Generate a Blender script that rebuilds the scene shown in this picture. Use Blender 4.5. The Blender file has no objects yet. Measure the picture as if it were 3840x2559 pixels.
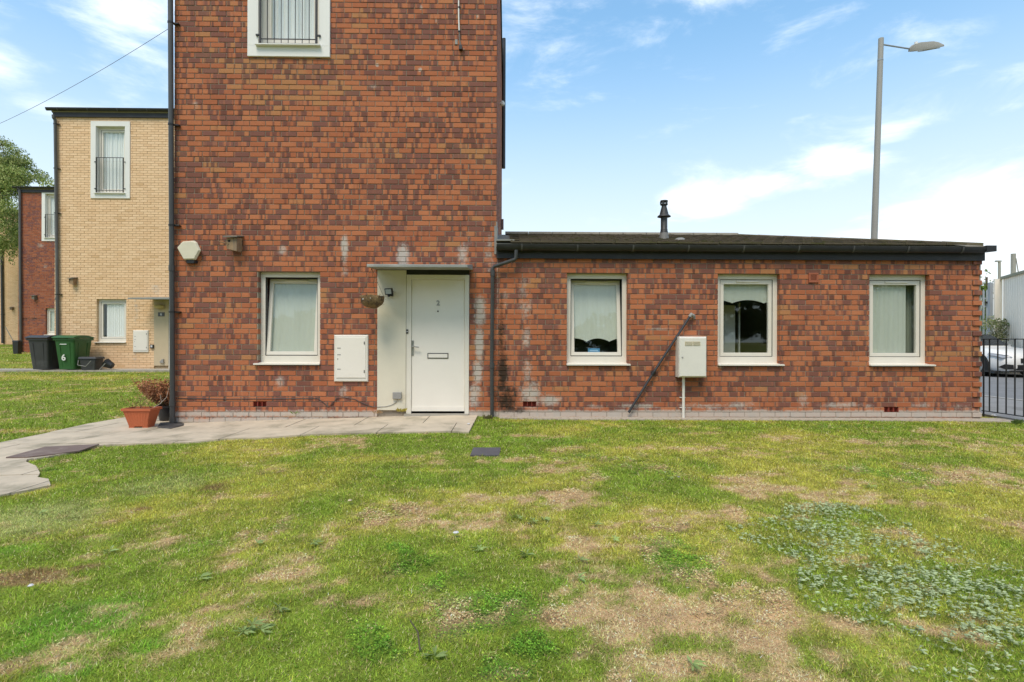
import bpy, math, random
import numpy as np
from mathutils import Vector, Matrix
random.seed(4); rng = np.random.default_rng(4)
R = math.radians
S = bpy.context.scene
COL = S.collection

# ------------------------------------------------------------------ camera
FPX, PPX, PPY, EYE, DIST = 2064.0, 1936.0, 1275.0, 1.124, 8.0
YAW, ROLL = R(1.0), R(0.155)
CAM = Vector((0, -DIST, EYE))
rt = Vector((math.cos(YAW), -math.sin(YAW), 0)); up = Vector((0, 0, 1)); fw = Vector((math.sin(YAW), math.cos(YAW), 0))
ex = rt*math.cos(ROLL) + up*math.sin(ROLL); ey = -rt*math.sin(ROLL) + up*math.cos(ROLL)
cd = bpy.data.cameras.new('camera'); cam = bpy.data.objects.new('camera', cd); COL.objects.link(cam)
cam.matrix_world = Matrix(((ex.x, ey.x, -fw.x, CAM.x), (ex.y, ey.y, -fw.y, CAM.y), (ex.z, ey.z, -fw.z, CAM.z), (0, 0, 0, 1)))
cd.sensor_width = 36; cd.lens = 36*FPX/3840
cd.shift_x = (1920-PPX)/3840; cd.shift_y = (PPY-1279.5)/3840
cd.clip_end = 2000; cd.clip_start = 0.05
S.camera = cam
def ray(px, py): return ex*((px-PPX)/FPX) - ey*((py-PPY)/FPX) + fw
def P(px, py, Y=0.0):
    d = ray(px, py); return CAM + d*((Y-CAM.y)/d.y)
def base_h(x): return float(np.interp(x, [-40, -4.85, -0.7, 0.1, 7, 60], [-.15, -.1, .03, .0, -.02, -.02]))
def gh(x, y): return base_h(x) + .033*max(y, 0)*float(np.interp(x, [-5, 6], [1, 0]))
def G(px, py):
    d = ray(px, py); lo, hi = .2, .4
    while hi < 60:
        p = CAM + d*hi
        if p.z < gh(p.x, p.y): break
        lo, hi = hi, hi+.3
    for _ in range(24):
        m_ = (lo+hi)/2; p = CAM + d*m_
        if p.z < gh(p.x, p.y): hi = m_
        else: lo = m_
    return CAM + d*hi

# ------------------------------------------------------------------ world, sun, exposure
SUN_EL, SUN_AZ = R(58), R(200)           # azimuth clockwise from +Y
W = bpy.data.worlds.new('World'); S.world = W; W.use_nodes = True
nt = W.node_tree; nt.nodes.clear()
sun = bpy.data.lights.new('sun', 'SUN'); sun.energy = 2.0; sun.angle = R(26); sun.color = (1, .89, .74)
so = bpy.data.objects.new('sun', sun); COL.objects.link(so)
sd = Vector((math.sin(SUN_AZ)*math.cos(SUN_EL), math.cos(SUN_AZ)*math.cos(SUN_EL), math.sin(SUN_EL)))
so.rotation_euler = (-sd).to_track_quat('-Z', 'Y').to_euler()
S.view_settings.view_transform = 'Standard'; S.view_settings.look = 'None'
S.view_settings.gamma = 1; S.view_settings.use_curve_mapping = False
S.view_settings.exposure = 0.60

class X:                                   # a socket with arithmetic
    def __init__(s, nt, v): s.nt, s.v = nt, v
    def _m(s, op, *a, clamp=False):
        n = s.nt.nodes.new('ShaderNodeMath'); n.operation = op; n.use_clamp = clamp
        for i, q in enumerate((s,)+a): put(s.nt, n.inputs[i], q)
        return X(s.nt, n.outputs[0])
    def __add__(s, o): return s._m('ADD', o)
    __radd__ = __add__
    def __sub__(s, o): return s._m('SUBTRACT', o)
    def __mul__(s, o): return s._m('MULTIPLY', o)
    __rmul__ = __mul__
    def __truediv__(s, o): return s._m('DIVIDE', o)
    def floor(s): return s._m('FLOOR')
    def abs(s): return s._m('ABSOLUTE')
    def max(s, o): return s._m('MAXIMUM', o)
    def min(s, o): return s._m('MINIMUM', o)
    def mod(s, o): return s._m('FLOORED_MODULO', o)
    def exp(s): return s._m('EXPONENT')
    def pow(s, o): return s._m('POWER', o)
    def ramp(s, a, b, lo=0.0, hi=1.0):
        n = s.nt.nodes.new('ShaderNodeMapRange'); n.interpolation_type = 'SMOOTHSTEP'
        put(s.nt, n.inputs[0], s); n.inputs[1].default_value = a; n.inputs[2].default_value = b
        n.inputs[3].default_value = lo; n.inputs[4].default_value = hi
        return X(s.nt, n.outputs[0])
def put(nt, inp, q):
    if isinstance(q, X): nt.links.new(q.v, inp)
    elif isinstance(q, (tuple, list)): inp.default_value = tuple(q) + ((1,) if len(q) == 3 and len(inp.default_value) == 4 else ())
    else: inp.default_value = q
def xyz(nt, v):
    n = nt.nodes.new('ShaderNodeSeparateXYZ'); nt.links.new(v.v, n.inputs[0]); return [X(nt, n.outputs[i]) for i in range(3)]
def vec(nt, a, b, c=0.0):
    n = nt.nodes.new('ShaderNodeCombineXYZ')
    for i, q in enumerate((a, b, c)): put(nt, n.inputs[i], q)
    return X(nt, n.outputs[0])
def noise(nt, v, scale=1.0, detail=2.0, rough=.5, dist=0.0):
    n = nt.nodes.new('ShaderNodeTexNoise'); nt.links.new(v.v, n.inputs['Vector'])
    n.inputs['Scale'].default_value = scale; n.inputs['Detail'].default_value = detail
    n.inputs['Roughness'].default_value = rough; n.inputs['Distortion'].default_value = dist
    return X(nt, n.outputs[0])
def white(nt, v):
    n = nt.nodes.new('ShaderNodeTexWhiteNoise'); n.noise_dimensions = '3D'; nt.links.new(v.v, n.inputs['Vector']); return X(nt, n.outputs[0])
def mix(nt, f, a, b, mode='MIX'):
    n = nt.nodes.new('ShaderNodeMix'); n.data_type = 'RGBA'; n.blend_type = mode; n.clamp_factor = True
    put(nt, n.inputs[0], f); put(nt, n.inputs[6], a); put(nt, n.inputs[7], b)
    return X(nt, n.outputs[2])

# sky: Nishita plus thin summer cloud
tc = nt.nodes.new('ShaderNodeTexCoord'); dirv = X(nt, tc.outputs['Generated'])
sky = nt.nodes.new('ShaderNodeTexSky'); sky.sky_type = 'NISHITA'; sky.sun_disc = False
sky.sun_elevation = SUN_EL; sky.sun_rotation = SUN_AZ; sky.air_density = 1.0; sky.dust_density = 0.6; sky.ozone_density = 2.0
dx, dy, dz = xyz(nt, dirv)
skyc = mix(nt, 1.0, X(nt, sky.outputs[0]), (1.22, 1.28, 1.30), 'MULTIPLY')
skyc = mix(nt, dz.max(0.0).ramp(.10, .85, .92, 0.35), skyc, (2.15, 4.5, 7.2))
skyc = mix(nt, dz.max(0.0).ramp(.05, .52, .98, 0.0), skyc, (6.5, 7.3, 7.7))
cv = vec(nt, dx*2.2, dy*2.2, dz*6.5)
cn = noise(nt, cv, 2.6, 8, .62, .35)
def blob(az, el, ra, re):                  # a bank of cloud at a bearing (degrees right of +Y) and elevation
    a = X(nt, tc.outputs['Generated']); n = nt.nodes.new('ShaderNodeMath'); n.operation = 'ARCTAN2'
    put(nt, n.inputs[0], dx); put(nt, n.inputs[1], dy)
    da = (X(nt, n.outputs[0]) - R(az))/R(ra); de = (dz._m('ARCSINE') - R(el))/R(re)
    return ((da*da + de*de)*-1.0).exp()
cl = blob(19.5, 13.2, 4.5, 1.5)*.58
for b in ((26, 14.3, 5, 1.2, .42), (31.3, 15.6, 4, 1.5, .50), (35.5, 17.4, 3, 1.3, .38), (44, 9, 11, 4.0, .55), (33, 8.5, 12, 1.6, .42), (3, 30, 14, 3.5, .27), (18, 31.5, 8, 2, .3), (-34, 26.5, 5, 6, .42),
          (-43, 24.5, 3, 2.0, .40), (-42, 20, 2.5, 1.6, .25), (40, 23.5, 4, 1.8, .22), (45, 20.5, 3, 1.5, .2), (-38, 17.5, 4, 1.2, .3), (90, 20, 25, 8, .5), (180, 25, 50, 12, .5), (-100, 20, 30, 9, .5)):
    cl = cl.max(blob(*b[:4])*b[4])
mask = ((cn - .5)*1.3 + cl).ramp(.04, .66)
mask = mask*.9
skyc = mix(nt, mask, skyc, (9.6, 9.9, 10.2))
bg = nt.nodes.new('ShaderNodeBackground'); put(nt, bg.inputs[0], skyc); bg.inputs[1].default_value = .10
wo = nt.nodes.new('ShaderNodeOutputWorld'); nt.links.new(bg.outputs[0], wo.inputs[0])

# ------------------------------------------------------------------ materials
def newmat(name):
    m = bpy.data.materials.new(name); m.use_nodes = True; t = m.node_tree; t.nodes.clear()
    o = t.nodes.new('ShaderNodeOutputMaterial'); b = t.nodes.new('ShaderNodeBsdfPrincipled'); t.links.new(b.outputs[0], o.inputs[0])
    return m, t, b, o
def gpos(t):
    n = t.nodes.new('ShaderNodeNewGeometry'); return X(t, n.outputs['Position'])
def bump(t, b, h, strength=.3, dist=.01):
    n = t.nodes.new('ShaderNodeBump'); n.inputs['Strength'].default_value = strength; n.inputs['Distance'].default_value = dist
    put(t, n.inputs['Height'], h); t.links.new(n.outputs[0], b.inputs['Normal'])
def mat(name, c, rough=.6, var=.12, scale=6, metal=0, c2=None, thr=(.45, .7), bmp=0, spec=.5, stretch=(1, 1, 1)):
    m, t, b, o = newmat(name); p = gpos(t)
    if stretch != (1, 1, 1):
        a_, b_, c_ = xyz(t, p); p = vec(t, a_*stretch[0], b_*stretch[1], c_*stretch[2])
    n = noise(t, p, scale, 4, .6)
    col = mix(t, n, tuple(q*(1-var*1.6) for q in c), tuple(min(1, q*(1+var*1.6)) for q in c))
    if c2: col = mix(t, noise(t, p, scale*.37, 5, .65, .4).ramp(*thr), col, c2)
    put(t, b.inputs['Base Color'], col); b.inputs['Metallic'].default_value = metal
    put(t, b.inputs['Roughness'], (n*.25 + (rough-.12)))
    b.inputs['Specular IOR Level'].default_value = spec
    if bmp: bump(t, b, noise(t, p, scale*6, 4, .6), bmp, .004)
    return m
M = dict(
    upvc=mat("white_plastic_frame", (.74, .695, .60), .35, .04, 5, c2=(.62, .57, .45), thr=(.6, .85)),
    surround=mat('white_surround', (.76, .75, .70), .6, .03, 4, c2=(.62, .58, .48), thr=(.62, .85)),
    door=mat('white_painted_door', (.80, .755, .67), .4, .03, 3, c2=(.62, .56, .46), thr=(.58, .85)),
    cream=mat('cream_render', (.68, .63, .50), .8, .05, 5, c2=(.56, .50, .37), thr=(.55, .8), bmp=.15),
    yelpan=mat('buff_panel', (.55, .45, .30), .8, .05, 5),
    box=mat('meter_box_plastic', (.74, .71, .63), .45, .04, 4, c2=(.64, .58, .42), thr=(.6, .85)),
    gutter=mat('black_gutter_plastic', (.022, .022, .022), .42, .25, 7, c2=(.05, .047, .042), thr=(.55, .8), spec=.4),
    fascia=mat('black_fascia_board', (.024, .024, .024), .5, .25, 7, c2=(.05, .048, .045), thr=(.5, .8), spec=.4),
    pipe=mat('grey_drainpipe', (.052, .053, .052), .45, .2, 4, c2=(.10, .10, .095), thr=(.5, .8), stretch=(3, 3, .4)),
    upipe=mat('weathered_grey_pipe', (.10, .10, .095), .5, .2, 4),
    iron=mat('black_iron', (.016, .016, .016), .45, .2, 15),
    dark=mat('dark_void', (.012, .012, .011), .8, .1, 5),
    lead=mat('lead_flashing', (.24, .235, .215), .6, .15, 9, c2=(.42, .41, .38), thr=(.5, .7)),
    canopy=mat('grey_canopy', (.27, .28, .26), .7, .12, 8, c2=(.38, .38, .35), thr=(.5, .7)),
    wood=mat('weathered_wood', (.30, .20, .11), .8, .2, 9, stretch=(5, 5, .6), c2=(.16, .13, .10), thr=(.5, .7)),
    woodg=mat('grey_roof_wood', (.17, .155, .12), .8, .2, 14),
    steel=mat('brushed_steel', (.45, .44, .42), .35, .1, 8, metal=.8),
    greybox=mat('grey_plastic', (.30, .29, .27), .5, .08, 6),
    black=mat('black_plastic', (.02, .02, .021), .4, .2, 6),
    binblack=mat('charcoal_bin_plastic', (.045, .046, .05), .5, .12, 5, c2=(.08, .08, .085), thr=(.55, .75)),
    bingreen=mat('green_bin_plastic', (.025, .105, .025), .5, .10, 5, c2=(.05, .14, .045), thr=(.6, .8)),
    terra=mat('terracotta_plastic', (.47, .12, .045), .55, .10, 5, c2=(.52, .22, .12), thr=(.58, .8)),
    whiteprint=mat('white_print', (.8, .8, .78), .6, .02, 5),
    coir=mat('coir_basket', (.20, .13, .06), .95, .4, 45, c2=(.08, .05, .03), thr=(.45, .6), bmp=.6),
    soil=mat('dry_soil', (.09, .06, .035), .95, .3, 30),
    concrete=mat('light_concrete', (.37, .34, .285), .85, .10, 7, c2=(.25, .23, .18), thr=(.5, .75), bmp=.2),
    asphalt=mat('asphalt', (.20, .20, .20), .9, .12, 3, c2=(.15, .15, .15), thr=(.5, .7), bmp=.2),
    pave=mat('grey_pavement', (.25, .245, .235), .9, .10, 4, c2=(.19, .185, .175), thr=(.5, .7), bmp=.2),
    cover=mat('dark_drain_cover', (.10, .095, .10), .6, .12, 10, c2=(.14, .13, .14), thr=(.5, .7)),
    wet=mat('dark_tar_patch', (.045, .043, .04), .6, .2, 12, c2=(.10, .095, .085), thr=(.5, .7)),
    clay=mat('clay_vent', (.33, .10, .05), .8, .12, 8),
    clayred=mat('red_clay_vent', (.30, .05, .03), .8, .12, 8),
    lamp=mat('galvanised_column', (.33, .32, .28), .6, .08, 2, c2=(.27, .26, .23), thr=(.5, .7), stretch=(1, 1, .3)),
    lens=mat('lamp_lens', (.62, .60, .50), .3, .06, 4),
    sheet=mat('white_corrugated_sheet', (.90, .83, .71), .5, .04, 2, c2=(.82, .74, .62), thr=(.55, .8)),
    rail=mat('grey_steel', (.30, .33, .35), .5, .08, 4),
    railtop=mat('mossy_rail', (.30, .29, .20), .8, .2, 8),
    carpaint=mat('white_car_paint', (.84, .83, .80), .22, .01, 2),
    rubber=mat('black_rubber', (.015, .015, .015), .7, .1, 10),
    alloy=mat('alloy_wheel', (.35, .35, .36), .35, .05, 10, metal=.6),
    carglass=mat('car_glass', (.02, .022, .025), .08, .05, 3),
    headl=mat('headlamp', (.35, .37, .40), .12, .15, 30),
    blind=mat('pale_blind', (.52, .56, .49), .9, .03, 3, c2=(.47, .51, .44), thr=(.4, .8), stretch=(9, 1, .5)),
    net=mat('white_net_curtain', (.84, .85, .83), .9, .05, 8, stretch=(9, 1, .2)),
    dim=mat('dim_room_backing', (.26, .30, .24), .9, .10, 6, stretch=(9, 1, .4)),
    pink=mat('pink_curtain', (.42, .22, .27), .9, .05, 4),
    room=mat('room_wall', (.32, .34, .26), .9, .05, 1),
    mirrorw=mat('mirrored_house_white', (.50, .52, .45), .8, .04, 1),
    sticker=mat('blue_card', (.08, .25, .42), .5, .12, 20),
    stick2=mat('pale_blue_print', (.30, .50, .66), .5, .02, 20),
    twig=mat('dry_twig', (.22, .13, .07), .9, .2, 20),
    bark=mat('tree_bark', (.10, .08, .055), .95, .3, 5),
    litterw=mat('white_litter', (.62, .61, .60), .6, .05, 20),
    bulb=mat('yellowed_lamp_cover', (.50, .40, .18), .3, .08, 6),
    flood=mat('floodlight_glass', (.42, .46, .42), .15, .05, 5),
    gutbr=mat('grey_gutter_bracket', (.07, .068, .062), .6, .2, 8),
    flue=mat('black_flue', (.032, .032, .031), .5, .2, 8, c2=(.07, .068, .062), thr=(.5, .75)),
    fluebase=mat('grey_flue_flashing', (.17, .165, .15), .6, .15, 8),
    ridge=mat('ridge_tile', (.25, .225, .175), .9, .15, 6, bmp=.3),
    mortar=mat('mortar', (.33, .28, .22), .95, .12, 20, c2=(.24, .20, .15), thr=(.45, .65)),
    mortarb=mat('buff_mortar', (.46, .33, .20), .95, .10, 20),
)
def glass_mat(extra=.0):
    m, t, b, o = newmat('window_glass'); t.nodes.remove(b)
    tr = t.nodes.new('ShaderNodeBsdfTransparent'); tr.inputs[0].default_value = (.985, .99, .98, 1)
    gl = t.nodes.new('ShaderNodeBsdfGlossy'); gl.inputs['Roughness'].default_value = .02; gl.inputs['Color'].default_value = (.9, .95, .92, 1)
    fr = t.nodes.new('ShaderNodeFresnel'); ge_ = t.nodes.new('ShaderNodeNewGeometry'); put(t, fr.inputs[0], X(t, ge_.outputs['Backfacing'])*(1/1.5-1.5) + 1.5)
    mx = t.nodes.new('ShaderNodeMixShader'); put(t, mx.inputs[0], X(t, fr.outputs[0]) + extra)
    t.links.new(tr.outputs[0], mx.inputs[1]); t.links.new(gl.outputs[0], mx.inputs[2]); t.links.new(mx.outputs[0], o.inputs[0])
    return m
M['glass'] = glass_mat()
def cut_mat(name, c, var=.25, trans=.25):
    m, t, b, o = newmat(name)
    a = t.nodes.new('ShaderNodeAttribute'); a.attribute_name = 'col'
    put(t, b.inputs['Base Color'], X(t, a.outputs['Color']) if c is None else mix(t, X(t, a.outputs['Fac']), tuple(q*(1-var) for q in c), tuple(q*(1+var) for q in c)))
    b.inputs['Roughness'].default_value = .7; b.inputs['Specular IOR Level'].default_value = .25
    if trans:
        tr = t.nodes.new('ShaderNodeBsdfTranslucent'); mx = t.nodes.new('ShaderNodeMixShader'); mx.inputs[0].default_value = trans
        t.links.new(b.inputs['Base Color'].links[0].from_socket, tr.inputs[0])
        t.links.new(b.outputs[0], mx.inputs[1]); t.links.new(tr.outputs[0], mx.inputs[2]); t.links.new(mx.outputs[0], o.inputs[0])
    return m
M['grass'] = cut_mat('grass_blades', None)

CH, BW = .075, .225
ZH = P(2240, 1025.4).z                       # a course line: the window heads
def stains(t, col, x, y, z, w, lists):
    n2 = noise(t, vec(t, x, y, z), 22, 6, .72, .6); n4 = noise(t, vec(t, x, y, z), 5, 3, .6)
    for lst, cc, mxv in lists:
        acc = None
        for (cx, cz, rx, rz, s) in lst:
            a = (x-cx)/rx; c = (z-cz)/rz; g = ((a*a + c*c)*-1.0).exp()*s
            acc = g if acc is None else acc.max(g)
        if acc is not None:
            col = mix(t, (acc*1.25 + (n2-.5)*1.7*acc.ramp(0, .35) + (n4-.5)*.9*acc.ramp(0, .35) + (w-.5)*.28*acc.ramp(0, .4)).ramp(.25, 1.15)*mxv, col, cc)
    return col
def mortar_mat(name, c, white_st, dark_st):
    m, t, b, o = newmat(name); p = gpos(t); x, y, z = xyz(t, p); n = noise(t, p, 25, 4, .6)
    col = mix(t, n, tuple(q*.8 for q in c), tuple(q*1.15 for q in c)); col = mix(t, noise(t, p, 1.1, 4, .6).ramp(.42, .62), col, tuple(q*.72 for q in c))
    col = stains(t, col, x, y, z, n, ((white_st, (.56, .50, .44), .38), (dark_st, (.03, .022, .014), .95)))
    put(t, b.inputs['Base Color'], col); b.inputs['Roughness'].default_value = .95; b.inputs['Specular IOR Level'].default_value = .1
    return m
def brick_mat(name, kind, white_st=(), dark_st=(), z0=ZH, u0=0.0):
    m, t, b, o = newmat(name); p = gpos(t); x, y, z = xyz(t, p)
    u = x + y
    row = ((z - (z0 - 100*CH))/CH).floor()
    bi = ((u - u0)/BW + row.mod(2.0)*.5 + .5).floor()
    w = white(t, vec(t, bi, row, 3.0)); w2 = white(t, vec(t, bi, row, 9.0))
    fine = noise(t, p, 90, 3, .7)
    low = noise(t, vec(t, x, y, z*1.4), .9, 3, .6)
    if kind == 'red':
        sm = noise(t, vec(t, u*10.5, row*7.31, 0.0), 1, 1, .5)
        bd_ = noise(t, vec(t, x*.45, row*.55, 7.0), 1, 1, .5)
        mid = (((z-3.0)*(z-3.0)/2.2)*-1.0).exp()*.035
        dk = (sm + (w-.5)*.30 + (low-.5)*.40 + (bd_-.5)*.30 + mid).ramp(.505, .60)
        yz = (((x+3.3)*(x+3.3)/1.6 + (z-5.0)*(z-5.0)/.35)*-1.0).exp()*.26
        yl = (noise(t, vec(t, u*.55, z*1.7, 4.0), 1, 2, .5)*1.0 + (w2-.5)*.5 + yz).ramp(.71, .80)
        base = mix(t, w2, (.375, .118, .052), (.49, .176, .078))
        base = mix(t, w.ramp(.55, 1.0)*.6, base, (.44, .155, .075))
        base = mix(t, yl*.72, base, (.41, .20, .08))
        dkc = mix(t, w, (.088, .038, .030), (.18, .080, .066))
        col = mix(t, dk*.82, base, dkc)
        br = noise(t, vec(t, u*6, row*3.1, 2.0), 1.7, 1, .5).ramp(.62, .75)
        col = mix(t, br*.35, col, (.50, .20, .10))
    elif kind == 'redfar':
        sm = noise(t, vec(t, u*7, row*7.31, 0.0), 1, 1, .5)
        dk = (sm + (w-.5)*.3 + (low-.5)*.6).ramp(.50, .66)
        col = mix(t, dk*.85, mix(t, w2, (.29, .088, .045), (.38, .13, .065)), mix(t, w, (.13, .05, .045), (.19, .075, .07)))
    else:
        col = mix(t, w, (.74, .50, .29), (.86, .62, .39))
        col = mix(t, (low-.3)*1.2, col, (.78, .52, .30))
        col = mix(t, w2.ramp(.9, 1.0)*.5, col, (.56, .35, .17))
    col = mix(t, (fine.ramp(.30, .46)*-1.0 + 1.0)*.45, col, (.10, .045, .03) if kind != 'buff' else (.5, .33, .17))
    col = stains(t, col, x, y, z, w, ((white_st, (.52, .475, .41), .85), (dark_st, (.03, .022, .014), .95)))
    put(t, b.inputs['Base Color'], col); b.inputs['Roughness'].default_value = .85; b.inputs['Specular IOR Level'].default_value = .25
    bump(t, b, noise(t, p, 160, 3, .7), .35, .003)
    return m

# ------------------------------------------------------------------ mesh building
WL = {}                                       # world location of each object
def fx(v): return v if isinstance(v, Vector) else Vector(v)
def thing(name, label, cat, loc, group=None):
    o = bpy.data.objects.new(name, None); COL.objects.link(o); o.location = loc; o.empty_display_size = .1
    WL[o.name] = fx(loc).copy(); o['label'] = label; o['category'] = cat
    if group: o['group'] = group
    return o
def tag(o, label=None, cat=None, group=None, kind=None):
    for k, v in (('label', label), ('category', cat), ('group', group), ('kind', kind)):
        if v: o[k] = v
    return o
def link(name, me, mt, parent=None, loc=None, smooth=False):
    if mt and not me.materials: me.materials.append(mt)
    o = bpy.data.objects.new(name, me); COL.objects.link(o)
    pw = WL[parent.name] if parent else Vector((0, 0, 0))
    if parent: o.parent = parent
    if loc is None: loc = pw
    o.location = fx(loc) - pw; WL[o.name] = fx(loc).copy()
    return o
class MB:
    def __init__(s): s.v, s.f = [], []
    def add(s, vs, fs):
        k = len(s.v); s.v += [tuple(q) for q in vs]; s.f += [tuple(i+k for i in f) for f in fs]; return s
    def box(s, a, b):
        (x0, y0, z0), (x1, y1, z1) = a, b
        return s.add([(x0,y0,z0),(x1,y0,z0),(x1,y1,z0),(x0,y1,z0),(x0,y0,z1),(x1,y0,z1),(x1,y1,z1),(x0,y1,z1)],
                     [(0,3,2,1),(4,5,6,7),(0,1,5,4),(1,2,6,5),(2,3,7,6),(3,0,4,7)])
    def cbox(s, a, b, c=.003):               # box with chamfered edges round the front (-Y) face
        (x0, y0, z0), (x1, y1, z1) = a, b
        vs = [(x0+c,y0,z0+c),(x1-c,y0,z0+c),(x1-c,y0,z1-c),(x0+c,y0,z1-c),(x0,y0+c,z0),(x1,y0+c,z0),(x1,y0+c,z1),(x0,y0+c,z1),(x0,y1,z0),(x1,y1,z0),(x1,y1,z1),(x0,y1,z1)]
        return s.add(vs, [(0,1,2,3)]+[(i, 4+i, 4+(i+1)%4, (i+1)%4) for i in range(4)]+[(4+i, 8+i, 8+(i+1)%4, 4+(i+1)%4) for i in range(4)]+[(11,10,9,8)])
    def ring(s, x0, x1, z0, z1, t, y0, y1):  # rectangular frame; t = width or (left, right, bottom, top)
        l, r, b, u = (t,)*4 if not isinstance(t, tuple) else t
        s.cbox((x0,y0,z0),(x1,y1,z0+b)); s.cbox((x0,y0,z1-u),(x1,y1,z1))
        s.cbox((x0,y0+.0008,z0+b),(x0+l,y1,z1-u)); s.cbox((x1-r,y0+.0008,z0+b),(x1,y1,z1-u)); return s
    def tube(s, pts, r, n=10, cap=True):
        pts = [fx(p) for p in pts]; rs = r if isinstance(r, (list, tuple)) else [r]*len(pts); k0 = len(s.v); ref = None
        for i, p in enumerate(pts):
            d = (pts[min(i+1, len(pts)-1)] - pts[max(i-1, 0)]).normalized()
            a = d.cross(Vector((0, 0, 1)) if abs(d.z) < .9 else Vector((0, 1, 0))).normalized() if ref is None else (ref - d*ref.dot(d)).normalized()
            ref = a; b2 = d.cross(a)
            for j in range(n):
                q = p + (a*math.cos(2*math.pi*j/n) + b2*math.sin(2*math.pi*j/n))*rs[i]; s.v.append(tuple(q))
        for i in range(len(pts)-1):
            for j in range(n):
                j2 = (j+1) % n; s.f.append((k0+i*n+j, k0+i*n+j2, k0+(i+1)*n+j2, k0+(i+1)*n+j))
        if cap:
            s.f.append(tuple(k0+j for j in range(n))[::-1]); s.f.append(tuple(k0+(len(pts)-1)*n+j for j in range(n)))
        return s
    def lathe(s, prof, c, n=20, tilt=None):  # prof: (radius, z)
        k0 = len(s.v); c = fx(c)
        for (r, z) in prof:
            for j in range(n):
                q = Vector((r*math.cos(2*math.pi*j/n), r*math.sin(2*math.pi*j/n), z))
                if tilt is not None: q = tilt @ q
                s.v.append(tuple(c+q))
        for i in range(len(prof)-1):
            for j in range(n):
                j2 = (j+1) % n; s.f.append((k0+i*n+j, k0+i*n+j2, k0+(i+1)*n+j2, k0+(i+1)*n+j))
        s.f.append(tuple(k0+j for j in range(n))[::-1]); s.f.append(tuple(k0+(len(prof)-1)*n+j for j in range(n)))
        return s
    def prism(s, prof, axis, a, b):          # profile extruded along x or y or z
        n = len(prof); mk = {'x': lambda q, t: (t, q[0], q[1]), 'y': lambda q, t: (q[0], t, q[1]), 'z': lambda q, t: (q[0], q[1], t)}[axis]
        return s.add([mk(q, a) for q in prof]+[mk(q, b) for q in prof], [tuple(range(n))[::-1], tuple(range(n, 2*n))]+[(i, (i+1)%n, n+(i+1)%n, n+i) for i in range(n)])
    def xf(s, mtx):
        s.v = [tuple(mtx @ Vector(q)) for q in s.v]; return s
    def build(s, name, mt, parent=None, smooth=False, loc=None, bevel=0):
        if loc is None: loc = WL[parent.name] if parent else Vector((0, 0, 0))
        loc = fx(loc)
        me = bpy.data.meshes.new(name); me.from_pydata([(a-loc.x, b-loc.y, c-loc.z) for a, b, c in s.v], [], s.f); me.update()
        if smooth:
            me.polygons.foreach_set('use_smooth', [True]*len(me.polygons))
            try: me.set_sharp_from_angle(angle=R(40))
            except Exception: pass
        o = link(name, me, mt, parent, loc)
        if bevel:
            bv = o.modifiers.new('bevel', 'BEVEL'); bv.width = bevel; bv.segments = 2; bv.limit_method = 'ANGLE'; bv.angle_limit = R(35)
        return o
def B(*a): return MB().box(*a)

def npmesh(name, verts, faces_n, col, mt, parent=None, kind=None, idx=None):
    """verts (N*k,3); faces of faces_n verts in order (or idx), col per vertex"""
    me = bpy.data.meshes.new(name); nv = len(verts)
    me.vertices.add(nv); me.vertices.foreach_set('co', np.asarray(verts, np.float32).ravel())
    if idx is None: idx = np.arange(nv, dtype=np.int32).reshape(-1, faces_n)
    nf = len(idx)
    me.loops.add(nf*faces_n); me.loops.foreach_set('vertex_index', idx.astype(np.int32).ravel())
    me.polygons.add(nf); me.polygons.foreach_set('loop_start', np.arange(0, nf*faces_n, faces_n, dtype=np.int32))
    try: me.polygons.foreach_set('loop_total', np.full(nf, faces_n, dtype=np.int32))
    except Exception: pass
    me.update(calc_edges=True)
    if col is not None:
        at = me.color_attributes.new('col', 'FLOAT_COLOR', 'POINT')
        c4 = np.ones((nv, 4), np.float32); c4[:, :3] = col; at.data.foreach_set('color', c4.ravel())
    o = link(name, me, mt, parent, (0, 0, 0) if parent is None else None)
    if kind: o['kind'] = kind
    return o

# ------------------------------------------------------------------ ground and lawn colour
def hsh(i, j, s):
    n = (i.astype(np.int64)*374761393 + j.astype(np.int64)*668265263 + s*974634777) & 0xffffffff
    n = ((n ^ (n >> 13))*1274126177) & 0xffffffff
    return ((n ^ (n >> 16)) & 0xffff)/65535.0
def vn(x, y, f, s, o=3):
    r = 0; a = .5; tot = 0
    for k in range(o):
        X_, Y_ = x*f + s*3.7, y*f + s*1.3; i, j = np.floor(X_), np.floor(Y_); u, v = X_-i, Y_-j; u = u*u*(3-2*u); v = v*v*(3-2*v)
        r = r + a*((hsh(i, j, s)*(1-u)+hsh(i+1, j, s)*u)*(1-v) + (hsh(i, j+1, s)*(1-u)+hsh(i+1, j+1, s)*u)*v); tot += a; a *= .5; f *= 2.03; s += 17
    return r/tot
def ghv(x, y): return np.interp(x, [-40, -4.85, -0.7, 0.1, 7, 60], [-.15, -.1, .03, .0, -.02, -.02]) + .033*np.maximum(y, 0)*np.interp(x, [-5, 6], [1, 0])
K = 3840/2353
def spots(lst):
    out = []
    for (cx, cy, rx, ry, s) in lst:
        c = G(cx*K, cy*K); dep = c.y + DIST; a = G(cx*K, (cy-ry)*K); b = G(cx*K, (cy+ry)*K)
        out.append((c.x, c.y, rx*K*dep/FPX, max(.04, (a.y-b.y)/2), s))
    return out
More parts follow.
